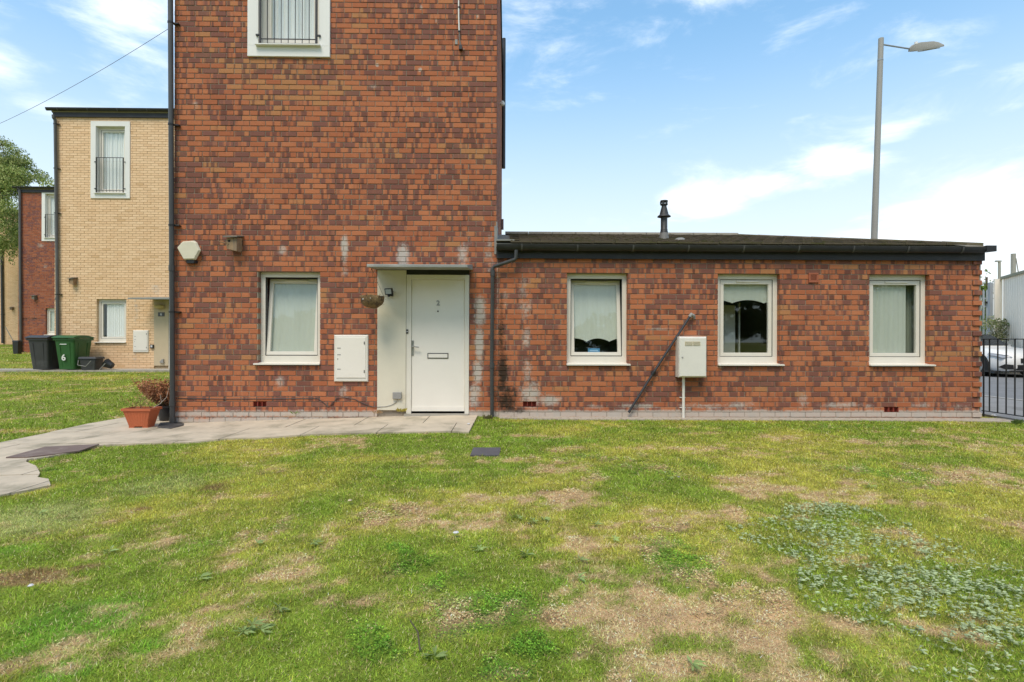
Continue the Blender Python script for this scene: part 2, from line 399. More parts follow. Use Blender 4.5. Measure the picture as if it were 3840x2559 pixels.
TAN = spots([(1150,1200,180,26,.75),(1040,1215,90,14,.6),(1330,1300,150,45,.6),(1500,1350,140,40,.6),(1420,1430,150,60,.75),(1640,1430,220,75,.9),(1850,1510,130,60,.95),(1560,1520,130,50,.8),
    (2270,1105,110,40,1.0),(2100,1065,110,14,.6),(1820,1130,110,22,.6),(1330,1125,70,12,.6),(720,1270,60,12,.9),(755,1385,50,16,.7),(800,1535,34,22,.9),(385,1345,26,22,.9),(415,1480,62,44,1.0),(640,1540,75,34,1.0),
    (110,1370,28,14,.9),(560,1350,30,12,.7),(470,1395,30,10,.7),(985,1060,60,8,.5),(200,1165,90,12,.4),(500,1150,60,18,.4),(880,1330,40,14,.4),(900,1560,50,20,.5),(1050,1490,40,18,.4),(2000,1440,60,16,.6),(1750,1235,60,16,.6)])
BROAD = spots([(2150,1480,260,100,.8),(1450,1320,420,140,1.0),(1650,1480,450,110,1.1),(1900,1030,400,40,.5),(1250,1080,350,30,.4),(1980,1130,350,50,.7),(1250,1180,350,60,.9),(400,1470,300,90,.45),(900,1560,300,60,.4),(2300,1100,150,60,1)])
RED = spots([(70,1320,90,24,1.0),(200,1300,60,14,.7),(500,1118,50,14,.9),(330,1165,60,8,.5),(760,1130,50,10,.5),(1250,1420,40,16,.5),(1800,1195,50,10,.5),(650,1050,90,10,.4),(1650,1130,30,8,.5)])
CLV = spots([(1570,1285,100,60,1.0),(1130,1400,150,80,.95),(1230,1480,90,50,1.0),(960,1270,110,60,.8),(880,1180,110,34,.6),(1020,1330,90,40,.8),(700,1440,90,60,.6),(860,1460,120,70,.7),(1150,1540,160,40,.8),(1500,1080,200,20,.6),
    (2080,1090,180,40,.7),(1350,1050,200,18,.5),(640,1210,80,22,.5),(500,1245,90,24,.5),(980,1110,100,16,.5),(100,1080,110,8,.6),(700,1090,110,14,.4),(620,1560,60,20,.6),(1980,980,300,8,.5)])
BRT = spots([(200,1420,170,70,1.0),(60,1480,120,50,.8),(330,1480,60,40,.7),(640,1330,120,60,.4),(1350,1400,22,20,.8),(1290,1330,60,26,.5),(1250,1010,300,16,.5),(30,1260,70,20,.6),(150,1540,120,40,.8),(450,1250,100,24,.5)])
PALE = spots([(60,1190,200,50,.9),(380,1110,150,36,.6),(600,1150,120,26,.3),(250,1230,120,20,.4),(520,1090,60,20,.4)])
# the strip of silver-leaved weed, as a ground polygon
SIL = [G(px*K, py*K) for px, py in ((1690,1225),(1790,1165),(1850,1148),(1960,1160),(2060,1185),(2130,1240),(2230,1255),(2353,1300),(2460,1350),(2480,1600),(2150,1568),(2050,1500),(1950,1420),(1850,1360),(1810,1300),(1690,1250))]
SIL = [(p.x, p.y) for p in SIL]
def gsum(x, y, L):
    r = np.zeros_like(x)
    for (cx, cy, rx, ry, s) in L: r = np.maximum(r, s*np.exp(-((x-cx)/rx)**2-((y-cy)/ry)**2))
    return r
def inpoly(x, y, poly):
    c = np.zeros(x.shape, bool); n = len(poly); j = n-1
    for i in range(n):
        xi, yi = poly[i][:2]; xj, yj = poly[j][:2]
        with np.errstate(divide='ignore', invalid='ignore'):
            c ^= ((yi > y) != (yj > y)) & (x < (xj-xi)*(y-yi)/(yj-yi+1e-12)+xi)
        j = i
    return c
def sst(a, lo, hi):
    t = np.clip((a-lo)/(hi-lo), 0, 1); return t*t*(3-2*t)
def lawn(x, y):
    """weights: tan, red, clover, bright, pale"""
    n1 = vn(x, y, 2.3, 1, 4); n2 = vn(x, y, 7.0, 5, 3); n3 = vn(x, y, .8, 9, 3)
    n4 = vn(x, y, 19., 23, 2); n5 = vn(x*.6, y*1.6, 1.6, 41, 4)
    tan = .90*sst(gsum(x, y, TAN)*.58 + gsum(x, y, BROAD)*.47 + (n1-.5)*2.0 + (n5-.5)*1.6 + (n2-.5)*1.9 + (n4-.5)*1.5, .30, 1.25)
    red = sst(gsum(x, y, RED) + (n2-.5)*.9, .4, .8)
    clv = sst(gsum(x, y, CLV)*1.12 + (n2-.5)*1.5 + (n1-.5)*1.1 + (n4-.5)*.7, .40, .95)
    brt = sst(gsum(x, y, BRT) + (n2-.5)*.6, .3, .8)
    pal = sst(gsum(x, y, PALE) + (n2-.5)*.4, .2, .8)
    yel = sst(n3*.55+n1*.35+n2*.1 + np.clip((x+1.0)*.018, -.06, .07) - .12*gsum(x, y, BRT), .40, .66)
    return tan, red, clv, brt, pal, yel
def lawncol(x, y, pick=False):
    tan, red, clv, brt, pal, yel = lawn(x, y); n = len(x)
    cm = .66 + .68*vn(x, y, 8.5, 77, 3)
    def wt(w):
        if not pick: return w[:, None]
        return (w*.45 + .55*(rng.random(n) < w))[:, None]
    yw = wt(yel)
    c = np.array((.25, .35, .036))*(1-yw) + np.array((.50, .475, .075))*yw
    def mx(c, w, k): return c*(1-w) + np.array(k)*w
    c = mx(c, wt(pal*.8), (.44, .48, .16)); c = mx(c, wt(brt*.85), (.20, .40, .035)); c = mx(c, wt(clv*.85), (.16, .34, .03))
    c = mx(c, wt(tan*.95), (.80, .55, .30)); c = mx(c, wt(red*.8), (.32, .19, .09))
    return c*cm[:, None], tan, clv

PATH = [G(*q) for q in ((1792,1556),(1758,1624),(1300,1628),(1150,1633),(980,1645),(850,1648),(700,1662),(560,1664),(372,1673),(280,1698),(190,1714),(102,1727),(97,1736),(135,1752),(150,1778),(140,1793),(182,1800),(190,1822),(100,1842),(0,1860))]
PATH = [(p.x, p.y) for p in PATH]
lm = G(-700, 1990); tp = G(-700, 1800)
BACK = [G(*q) for q in ((0,1662),(160,1630),(330,1592),(480,1566),(560,1545))]
PATH += [(lm.x, lm.y), (tp.x, tp.y)] + [(p.x, p.y) for p in BACK] + [(-4.84, G(600, 1545).y), (-4.84, .05), (P(1792, 1556).x, .05)]
GRAVEL = [(P(1872, 1560).x-.02, .05), (P(1872, 1560).x, -.14), (1.0, -.22), (3, -.20), (5, -.22), (6.6, -.26), (7.3, -.36), (7.35, .02), (6.9, .05)]
def excluded(x, y):
    x = x + (vn(x, y, 14., 51, 2)-.5)*.05; y = y + (vn(x, y, 14., 57, 2)-.5)*.06
    e = inpoly(x, y, PATH) | inpoly(x, y, GRAVEL)
    e |= (x > -4.87) & (x < 6.95) & (y > -.02) & (y < 9)
    e |= (x > 7.3) & (y > -30)
    return e
SLABX = [G(1775, 1680), G(1878, 1680), G(1872, 1708), G(1763, 1708)]

def ground():
    xs = np.unique(np.concatenate([np.linspace(-400, -40, 10), np.linspace(-40, -16, 25), np.linspace(-16, -8, 41), np.linspace(-8, 9, 240), np.linspace(9, 40, 20), np.linspace(40, 400, 10)]))
    ys = np.unique(np.concatenate([np.linspace(-300, -12, 12), np.linspace(-8.5, 1, 170), np.linspace(1, 12, 60), np.linspace(12, 40, 30), np.linspace(40, 900, 14)]))
    gx, gy = np.meshgrid(xs, ys, indexing='ij'); nx, ny = gx.shape
    z = ghv(gx, np.minimum(gy, 40)) - .012
    c, tan, clv = lawncol(gx.ravel(), gy.ravel()); sp_ = vn(gx.ravel(), gy.ravel(), 22., 61, 2)[:, None]; c = (c*.60 + np.array((.10, .08, .03))*.35)*(1-tan[:, None]) + np.array((.52, .34, .18))*tan[:, None]; c = c*(.55+.9*sp_)
    i = np.arange(nx*ny).reshape(nx, ny)
    idx = np.stack([i[:-1, :-1], i[1:, :-1], i[1:, 1:], i[:-1, 1:]], -1).reshape(-1, 4)
    m, t, b, o = newmat('lawn_soil'); a = t.nodes.new('ShaderNodeAttribute'); a.attribute_name = 'col'
    p = gpos(t); n = noise(t, p, 60, 4, .7)
    put(t, b.inputs['Base Color'], mix(t, 1.0, X(t, a.outputs['Color']), mix(t, n, (.5, .5, .5), (1.4, 1.4, 1.4)), 'MULTIPLY')); b.inputs['Roughness'].default_value = .95
    b.inputs['Specular IOR Level'].default_value = .1
    bump(t, b, n, .6, .02)
    return npmesh('ground', np.stack([gx, gy, z], -1).reshape(-1, 3), 4, c, m, kind='structure', idx=idx)
ground()
def blades(name, x, y, wid, leng, label, leafy=True):
    k = ~excluded(x, y) & ~inpoly(x, y, [(p.x, p.y) for p in SLABX]); x, y, wid, leng = x[k], y[k], wid[k], leng[k]; n = len(x)
    c, tan, clv = lawncol(x, y, True); leng = leng*(.5+1.0*vn(x, y, 7.0, 93, 3))
    keep = rng.random(n) > tan*.12; x, y, wid, leng, c, tan, clv = [q[keep] for q in (x, y, wid, leng, c, tan, clv)]; n = len(x)
    leaf = (rng.random(n) < clv*.85) if leafy else np.zeros(n, bool)
    a = rng.random(n)*2*np.pi; el = np.radians(np.where(leaf, rng.uniform(-5, 35, n), np.where(rng.random(n) < tan, rng.uniform(5, 40, n), rng.uniform(8, 62, n))))
    L = np.where(leaf, leng*.42, leng*rng.uniform(.5, 1.25, n)*(1-.1*tan)); Wd = np.where(leaf, wid*2.6, wid)
    z0 = ghv(x, y) - .012 + np.where(leaf, rng.uniform(.006, .026, n), 0)
    d = np.stack([np.cos(a)*np.cos(el), np.sin(a)*np.cos(el), np.sin(el)], -1); s = np.stack([-np.sin(a), np.cos(a), rng.uniform(-.4, .4, n)], -1)
    b0 = np.stack([x, y, z0], -1)
    tip = b0 + d*L[:, None]
    v = np.stack([b0 - s*Wd[:, None]/2, b0 + s*Wd[:, None]/2, tip + s*(np.where(leaf, .35, 0.)*Wd)[:, None]], 1).reshape(-1, 3)
    br = rng.lognormal(0, .32, n)
    st = rng.random(n) < .10
    c = np.where(st[:, None] & ~leaf[:, None], np.array((.58, .48, .22)), c)
    c = c*br[:, None]*(1+rng.normal(0, .06, (n, 3)))
    o = npmesh(name, v, 3, np.repeat(np.clip(c, .004, .8), 3, 0), M['grass'])
    tag(o, label, 'grass', None, 'stuff'); return o
def near_pts(n, d0, d1, pw):
    u = rng.random(n); e = 2-pw; dd = (d0**e + u*(d1**e-d0**e))**(1/e); x = (rng.random(n)*2-1)*(1.02*dd+.45)
    return x, dd-DIST, dd
x, y, dd = near_pts(840000, 1.55, 8.1, 1.25)
d2 = rng.uniform(.3, 7.9, 150000); sd_ = np.where(rng.random(150000) < .5, -1, 1); x2 = sd_*(1.02*d2+.45+rng.random(150000)*2.6)
x = np.concatenate([x, x2]); y = np.concatenate([y, d2-DIST]); dd = np.concatenate([dd, np.maximum(d2, 4.5)])
blades('grass', x, y, .0016+.0007*dd, .014+.0021*dd, 'patchy green and straw coloured lawn of short grass and clover in front of the brick buildings')
x = rng.uniform(-17, -4.7, 150000); y = rng.uniform(-2.5, 9.1, 150000)
blades('grass', x, y, np.full(150000, .011), np.full(150000, .05), 'smooth mown lawn between the paved path and the buff brick house')
x = rng.uniform(-30, -13.6, 50000); y = rng.uniform(8, 26, 50000)
def blades_far():
    k = ~((x > -14.2) & (y > 9.1)) & ~((x > -23.4) & (y > 18.1)); blades('grass', x[k], y[k], np.full(k.sum(), .02), np.full(k.sum(), .07), 'far strip of lawn beyond the wheelie bins', False)
blades_far()

# silver weeds
def weeds():
    n = 7600; xs = np.array([p[0] for p in SIL]); ys = np.array([p[1] for p in SIL])
    x = rng.uniform(xs.min(), xs.max(), n); y = rng.uniform(ys.min(), ys.max(), n)
    dens = vn(x, y, 4.5, 31, 4)
    edge = np.zeros(n)
    k = inpoly(x + (vn(x, y, 4, 3, 2)-.5)*.5, y + (vn(x, y, 4, 8, 2)-.5)*.4, SIL) & (rng.random(n) < sst(dens, .42, .74)*.55+.17)
    x, y = x[k], y[k]
    ex_ = [G(px*K, py*K) for px, py in ((1335,1290),(1250,1195),(1225,1200),(1190,1190),(580,1440),(600,1450),(560,1455),(1590,1530),(1370,1205),(1410,1240),(1000,1510),(720,1250),(590,1250),(460,1330),(1330,1330),(2000,1120),(90,1180),(1540,1100),(1210,1275),(1100,1262),(640,1400),(250,1270))]
    wx = np.concatenate([x, [p.x for p in ex_]]); wy = np.concatenate([y, [p.y for p in ex_]]); big = np.concatenate([np.zeros(len(x)), np.ones(len(ex_))])
    V, C = [], []
    for X0, Y0, bg_ in zip(wx, wy, big):
        g = base_h(X0)-.008; m = random.randint(3, 6) if not bg_ else 13
        tone = random.uniform(.75, 1.2)
        for q in range(m):
            a = random.random()*6.283; L = random.uniform(.010, .028) if not bg_ else random.uniform(.03, .06); w = L*random.uniform(.18, .34)*(1 if not bg_ else .7); e = random.uniform(.02, .38)
            dx_, dy_ = math.cos(a), math.sin(a); h = g+random.uniform(.008, .020)
            p0 = (X0, Y0, h); mid = (X0+dx_*L*.55*math.cos(e), Y0+dy_*L*.55*math.cos(e), h+L*.55*math.sin(e))
            tp_ = (X0+dx_*L*math.cos(e*.6), Y0+dy_*L*math.cos(e*.6), h+L*.75*math.sin(e*.6))
            V += [p0, (mid[0]-dy_*w/2, mid[1]+dx_*w/2, mid[2]+.002), tp_, (mid[0]+dy_*w/2, mid[1]-dx_*w/2, mid[2]-.002)]
            col = (np.array((.45, .53, .29)) if not bg_ else np.array((.32, .42, .14)))*tone*random.uniform(.8, 1.2); C += [col]*4
    o = npmesh('silver_weeds', np.array(V), 4, np.array(C), M['grass']); tag(o, 'silvery green broad-leaved weeds spreading through the right of the front lawn', 'weeds', None, 'stuff')
weeds()

# ------------------------------------------------------------------ path, gravel, road
def clip_cell(poly, x0, x1, y0, y1):
    def cl(pts, f, g):
        out = []
        for i in range(len(pts)):
            a, b = pts[i-1], pts[i]; fa, fb = f(a), f(b)
            if (fa >= 0) != (fb >= 0): t = fa/(fa-fb); out.append((a[0]+(b[0]-a[0])*t, a[1]+(b[1]-a[1])*t))
            if fb >= 0: out.append(b)
        return out
    for f in (lambda p: p[0]-x0, lambda p: x1-p[0], lambda p: p[1]-y0, lambda p: y1-p[1]):
        poly = cl(poly, f, None)
        if len(poly) < 3: return []
    return poly
def area(p): return abs(sum(p[i-1][0]*p[i][1]-p[i][0]*p[i-1][1] for i in range(len(p))))/2
def flat_poly(name, poly, dz, th, mt, parent=None, kind=None, fill=False):
    m = MB(); n = len(poly); top = [(a, b, gh(a, b)+dz) for a, b in poly]; bot = [(a, b, c-th) for a, b, c in top]
    m.add(top+bot, [tuple(range(n))]+[(i, n+i, n+(i+1)%n, (i+1)%n) for i in range(n)])
    o = m.build(name, mt, parent)
    if kind: o['kind'] = kind
    return o
M['slab'] = mat('paving_concrete', (.54, .455, .335), .85, .16, 5, c2=(.30, .26, .18), thr=(.46, .70), bmp=.25)
import bmesh
from mathutils.geometry import tessellate_polygon
PTRI = [[PATH[k] for k in t_] for t_ in tessellate_polygon([[Vector((a, b, 0)) for a, b in PATH]])]
def cell_mesh(name, x0, x1, y0, y1, dz, th, mt, parent, step=None):
    bm = bmesh.new()
    cs_ = [(x0, x1, y0, y1)] if not step else [(x0+i*step, x0+(i+1)*step, y0, y1) for i in range(int((x1-x0)/step))]
    for (x0, x1, y0, y1) in cs_:
      for tri in PTRI:
        pl = clip_cell(tri, x0, x1, y0, y1)
        if len(pl) > 2 and area(pl) > 1e-6: bm.faces.new([bm.verts.new((a, b, 0)) for a, b in pl])
    if not bm.faces or sum(f.calc_area() for f in bm.faces) < .012: bm.free(); return
    bmesh.ops.remove_doubles(bm, verts=bm.verts, dist=1e-4)
    bmesh.ops.dissolve_degenerate(bm, edges=bm.edges, dist=1e-4)
    for v in bm.verts: v.co.z = gh(v.co.x, v.co.y)+dz
    for f in bm.faces:
        if f.normal.z < 0: f.normal_flip()
    if th:
        ed = [e for e in bm.edges if len(e.link_faces) == 1]
        g = bmesh.ops.extrude_edge_only(bm, edges=ed)
        for v in g['geom']:
            if isinstance(v, bmesh.types.BMVert): v.co.z -= th
    me = bpy.data.meshes.new(name); 
    pw = WL[parent.name] if parent else Vector((0, 0, 0))
    bm.to_mesh(me); bm.free(); return link(name, me, mt, parent)
pth = cell_mesh('path', -12, 1, -12, 3, -.012, 0, mat('path_joint_soil', (.13, .12, .08), .95, .2, 20), None, .25); tag(pth, kind='structure')
yb = [-9, -4.6, -3.85, -3.1, -2.35, -1.55, -.75, .05, .85, 1.6]
for r in range(len(yb)-1):
    off = .45*(r % 2)
    for c_ in range(-12, 2):
        x0 = c_*.9+off-.2; cell_mesh('paving_slab', x0+.005, x0+.895, yb[r]+.005, yb[r+1]-.005, .010+random.uniform(-.003, .003), .03, M['slab'], pth)
def gravel():
    o = flat_poly('gravel_strip', GRAVEL, .004, .05, mat('pale_gravel', (.44, .38, .30), .95, .22, 60, c2=(.30, .24, .17), thr=(.5, .62), bmp=.8), kind='structure')
gravel()
m = MB()
RD = [(-60, 15), (9.7, 15)]
def road_sheet(name, x0, x1, y0, y1, dz, mt):
    m = MB(); m.add([(x0, y0, -.02+dz), (x1, y0, -.02+dz), (x1, y1, -.02+dz), (x0, y1, -.02+dz)], [(0, 1, 2, 3)]); o = m.build(name, mt); o['kind'] = 'structure'; return o
road_sheet('road', 9.82, 17.9, -60, 120, .006, M['asphalt'])
pv = B((7.36, -12, -.2), (9.7, 60, .0)).build('pavement', M['pave']); pv['kind'] = 'structure'
kb = B((9.7, -12, -.2), (9.82, 60, .012)).build('kerb', mat('kerb_stone', (.36, .35, .32), .85, .1, 6)); kb['kind'] = 'structure'
# light path in front of the buff house
m = MB(); q0, q1 = G(0, 1396), G(640, 1394)
for i in range(26):
    xa, xb = -17+.5*i*1.0, -17+.5*(i+1)
    m.box((xa+.003, 8.25, gh(xa, 8.3)-.06), (xb-.003, 9.17, gh(xa, 9.0)+.02))
o = m.build('house_path', M['concrete']); o['kind'] = 'structure'

# ------------------------------------------------------------------ brick walls
BM = {}
def brick_mesh(w, h=.065, d=.1):
    k = (round(w, 3), h)
    if k not in BM:
        mb = MB().cbox((-w/2, 0, -h/2), (w/2, d, h/2)); me = bpy.data.meshes.new('brick'); me.from_pydata(mb.v, [], mb.f); me.update(); BM[k] = me
    return BM[k]
def free_spans(x0, x1, za, zb, ops):
    sp = [(x0, x1)]
    for (a, b, c, d) in ops:
        if c < zb-.01 and d > za+.01:
            ns = []
            for (p, q) in sp:
                if b <= p or a >= q: ns.append((p, q)); continue
                if a > p: ns.append((p, a))
                if b < q: ns.append((b, q))
            sp = ns
    return sp
def brick_wall(house, bmat, mmat, x0, x1, z0, z1, Y, ops, u0=0.0, zref=ZH, nobj=300, seen=None, quoin=False):
    cells = []; k0 = math.floor((z0-zref)/CH); k1 = math.ceil((z1-zref)/CH)
    for k in range(k0, k1):
        za, zb = zref+k*CH, zref+(k+1)*CH
        if zb > z1+.03: continue
        row = k+100
        for (a, b) in free_spans(x0, x1, za, zb, ops):
            off = u0 - Y - BW*.5*(row % 2) - BW*.5            # matches the shader's bond
            i0 = math.floor((a-off)/BW); i1 = math.ceil((b-off)/BW)
            for i in range(i0, i1):
                p, q = max(a, off+i*BW), min(b, off+(i+1)*BW)
                pa = p + (.005 if p > a+.001 else 0); qa = q - (.005 if q < b-.001 else 0)
                if qa-pa < .02: continue
                dyo = random.uniform(-.0025, .0025)
                if quoin and b > x1-.01 and q > x1-.001 and k % 2 == 0:
                    pm = x1-.102
                    if pa < pm-.03: cells.append((pa, pm-.004, za+.005, zb-.005, dyo)); pa = pm
                    dyo = -.020
                cells.append((pa, qa, za+.005, zb-.005, dyo))
    w = MB(); xs = sorted({x0+.0, x1}|{e for o in ops for e in (o[0]-.004, o[1]+.004) if x0 < e < x1})
    for i in range(len(xs)-1):
        a, b = xs[i], xs[i+1]; mid = (a+b)/2; zz = [z0]
        cuts = sorted([(max(o[2]-.004, z0), min(o[3]+.004, z1)) for o in ops if o[0]-.005 < mid < o[1]+.005]); cur = z0
        for (c, d) in cuts:
            if c > cur: w.box((a, Y+.008, cur), (b, Y+.095, c))
            cur = max(cur, d)
        if cur < z1: w.box((a, Y+.008, cur), (b, Y+.095, z1))
    wall = w.build('wall', mmat, house)
    def key(c):
        cx, cz = (c[0]+c[1])/2, (c[2]+c[3])/2
        s = 0 if (seen is None or seen(cx, cz)) else 1e6
        return s + (cx-CAM.x)**2 + (cz-CAM.z)**2*1.0
    cells.sort(key=key)
    for (a, b, c, d, dyo) in cells[:nobj]:
        me = brick_mesh(b-a, round(d-c, 4)); o = link('brick', me, bmat, wall, ((a+b)/2, Y+dyo, (c+d)/2))
        if me.materials[0] is not bmat:
            o.material_slots[0].link = 'OBJECT'; o.material_slots[0].material = bmat
    st = MB()
    for (a, b, c, d, dyo) in cells[nobj:]: st.cbox((a, Y+dyo, c), (b, Y+.1, d))
    if st.v: st.build('brickwork', bmat, wall)['kind'] = 'stuff'
    return wall
def hz(z): return ZH + round((z-ZH)/CH)*CH            # snap to a course line

def window(house, x0, x1, z0, z1, Y, kind='blind', tilt=0.0, sill=(0, 0), sillz=True, bars=False, s=1.0, vent=True, hinge=None):
    """a window in the opening x0..x1, z0..z1 of a wall whose face is at Y"""
    yf = Y+.088
    fr = MB().ring(x0-.002, x1+.002, z0+.03, z1+.002, (.066, .066, .105, .072), yf, yf+.07).build('window', M['upvc'], house)
    gx0, gx1, gz0, gz1 = x0+.072, x1-.072, z0+.142, z1-.078
    sash = MB().ring(gx0, gx1, gz0, gz1, (.052, .052, .052, .062), yf+.012, yf+.062)
    if vent:
        sash.cbox(((gx0+gx1)/2-.17+.02, yf-.002, gz1-.036), ((gx0+gx1)/2+.17+.02, yf+.013, gz1-.014))
    pane = MB().box((gx0+.045, yf+.034, gz0+.045), (gx1-.045, yf+.040, gz1-.055))
    if tilt:
        T = Matrix.Translation((0, yf+.05, gz0)) @ Matrix.Rotation(-tilt, 4, 'X') @ Matrix.Translation((0, -(yf+.05), -gz0)); sash.xf(T); pane.xf(T)
    gk = MB().ring(gx0-.008, gx1+.008, gz0-.008, gz1+.008, .010, yf+.055, yf+.069).build('gasket', M['black'], house) if False else None
    sash.build('sash', M['upvc'], fr); pane.build('pane', M['glass'], fr)
    MB().box((gx0-.006, yf+.010, gz0-.006), (gx0-.0005, yf+.05, gz1+.006)).box((gx1+.0005, yf+.010, gz0-.006), (gx1+.006, yf+.05, gz1+.006)).box((gx0, yf+.010, gz0-.006), (gx1, yf+.05, gz0-.0005)).box((gx0, yf+.010, gz1+.0005), (gx1, yf+.05, gz1+.006)).build('gasket', M['black'], fr)
    if sillz:
        sl = MB().prism([(Y-.045, z0+.008), (Y-.045, z0+.026), (yf+.02, z0+.045), (yf+.02, z0+.008)], 'x', x0-.005+sill[0], x1+.005+sill[1])
        sl.build('sill', M['upvc'], fr)
    # room
    ry = Y+.25+2.6; rm = MB()
    X0, X1, Z0, Z1 = x0-.5, x1+.5, z0-.5, z1+.25
    rm.add([(X0, yf+.09, Z0), (X1, yf+.09, Z0), (X1, yf+.09, Z1), (X0, yf+.09, Z1), (X0, ry, Z0), (X1, ry, Z0), (X1, ry, Z1), (X0, ry, Z1)], [(4, 5, 6, 7), (0, 1, 5, 4), (3, 2, 6, 7), (0, 4, 7, 3), (1, 2, 6, 5)])
    for (a, b, c, d) in ((X0, x0+.01, Z0, Z1), (x1-.01, X1, Z0, Z1), (x0+.01, x1-.01, Z0, z0+.04), (x0+.01, x1-.01, z1-.01, Z1)):
        rm.box((a, yf+.075, c), (b, yf+.089, d))
    rm.build('room', M['room'], house)
    cy = yf + .076
    T2 = T if tilt else None
    def wavy(zt, zb, amp, xa=None, xb=None, mt='blind', yy=cy, name='blind', folds=0.0010, fq=60):
        xa = x0-.02 if xa is None else xa; xb = x1+.02 if xb is None else xb
        n = 90; V = []; F = []
        for i in range(n+1):
            t = i/n; xx = xa+(xb-xa)*t; f = math.sin(t*fq)*folds + math.sin(t*fq*2.7)*folds*.4
            if amp: u = (t*2.0+.38) % 1.0; e = amp*(abs(math.sin(math.pi*u))**.8 if int(t*2.0+.38) != 1 else abs(math.sin(math.pi*u))**.8)
            else: e = 0
            V += [(xx, yy+f, zt), (xx, yy+f, zb+e)]
        for i in range(n): F.append((2*i, 2*i+1, 2*i+3, 2*i+2))
        k = len(V); V += [(a, b+.003, c) for a, b, c in V]; F += [(a+k, b+k, c+k, d+k) for a, b, c, d in F]
        q_ = MB().add(V, F)
        if T2 is not None and mt == 'blind': q_.xf(T2)
        return q_.build(name, M[mt], fr, smooth=True)
    if kind == 'blind': wavy(z1, z0, 0)
    if kind == 'pinkblind':
        wavy(gz1-.01, gz0+.01, 0, xa=gx0+.03, xb=gx1-.03, folds=.001); MB().box((x0-.05, cy+.24, z0-.1), (x0+.55, cy+.25, z1+.1)).build('curtain_or_backing', M['pink'], fr)
    if kind == 'scallop':
        wavy(gz1-.01, z0+.355, .05, xa=gx0+.03, xb=gx1-.03)
        MB().box((x0-.1, cy+.35, z0-.1), (x1+.1, cy+.36, z1)).build('curtain_or_backing', mat('dark_room_backing', (.055, .06, .04), .9, .3, 2, stretch=(14, 1, .4)), fr)  # dark sheet added to give the darkness below the blind
    if kind == 'short':
        wavy(z1, z1-.42, .05)
        e = MB(); e.box((x0+.31, yf+.55, z0-.4), (x0+.52, yf+.60, z1-.42)); e.box((x0+.12, yf+.85, z1-.50), (x0+.60, yf+.9, z1-.45)); e.box((x0+.56, yf+.5, z0-.4), (x0+.58, yf+.54, z1-.38))
        e.build('mirrored_house', M['mirrorw'], house)  # pale boxes added in place of the house reflected in the pane
    if kind == 'right': wavy(z1, z0, 0, xb=x1-.24, folds=.002); wavy(z1, z0, 0, xa=x1-.25, mt='dim', yy=cy+.10, folds=.006, name='curtain_or_backing')  # second sheet is added; its colour gives the dimness of the room
    if kind == 'net': wavy(z1, z0-.1, 0, mt='net', folds=.022, fq=44, name='curtain_or_backing')
    if kind == 'netr': wavy(z1, z0, 0, xa=x0+.20, mt='net', folds=.010, fq=70, name='curtain_or_backing')
    return fr
def surround_window(house, x0, x1, z0, z1, Y, open_=None, net='net'):
    """tall upper window in a projecting white surround with a juliet rail"""
    w = x1-x0; t = .155
    sr = MB().ring(x0, x1, z0, z1, (t, t, .155, .155), Y-.03, Y+.10).build('window_surround', M['surround'], house)
    a, b, c, d = x0+t, x1-t, z0+.155, z1-.155
    window(house, a, b, c-.03, d, Y+.015, kind=net, sillz=False)
    MB().prism([(Y-.085, c-.012), (Y-.085, c+.002), (Y+.09, c+.025), (Y+.09, c-.012)], 'x', a-.03, b+.03).build('sill', M['surround'], house)
    rl = MB().box((a-.02+.04, Y-.052, c+1.085), (b+.02-.04, Y-.030, c+1.10)).box((a+.03, Y-.05, c+.08), (b-.03, Y-.035, c+.09)).build('juliet_rail', M['iron'], house)
    for s in (a+.035, b-.035): B((s-.011, Y-.055, c+.02), (s+.011, Y-.028, c+1.10)).build('post', M['iron'], rl)
    n = 7
    for i in range(n):
        s = a+.035+(b-a-.07)*(i+1)/(n+1); MB().tube([(s, Y-.043, c+.03), (s, Y-.043, c+1.09)], .0055, 6).build('bar', M['iron'], rl)
    for s in (a-.005, b+.005):
        for zz in (c+.13, c+.95): MB().box((s-.022, Y-.052, zz), (s+.022, Y-.028, zz+.022)).build('bracket', M['iron'], rl)
    return sr
def gutter_prof(y, z, s=1.0):
    pts = [(y, z)]
    for i in range(9):
        a = math.pi*i/8*.5 + 0; pts.append((y - .0 - .085*s*0, z))
    return pts
def gutter(parent, x0, x1, Y, ztop, sp=.8, slant=True):
    """half-round gutter, front lip at Y, top at ztop"""
    n = 10; c = (Y+.058, ztop-.01); GB = M['gutbr']
    prof = [(c[0]+.058*math.cos(math.pi+math.pi*i/n), c[1]-.01+.085*math.sin(math.pi+math.pi*i/n)) for i in range(n+1)]
    inner = [(c[0]+.052*math.cos(math.pi+math.pi*i/n), c[1]-.01+.077*math.sin(math.pi+math.pi*i/n)) for i in range(n+1)][::-1]
    g = MB().prism(prof+inner, 'x', x0, x1).build('gutter', M['gutter'], parent, smooth=True)
    k = x0+.35
    while k < x1-.1:
        o = MB().prism([(p[0]-(.007 if i < 6 else 0), p[1]-.006) for i, p in enumerate(prof)]+inner, 'x', k, k+.022).build('bracket', GB, g, smooth=True); k += sp
    return g

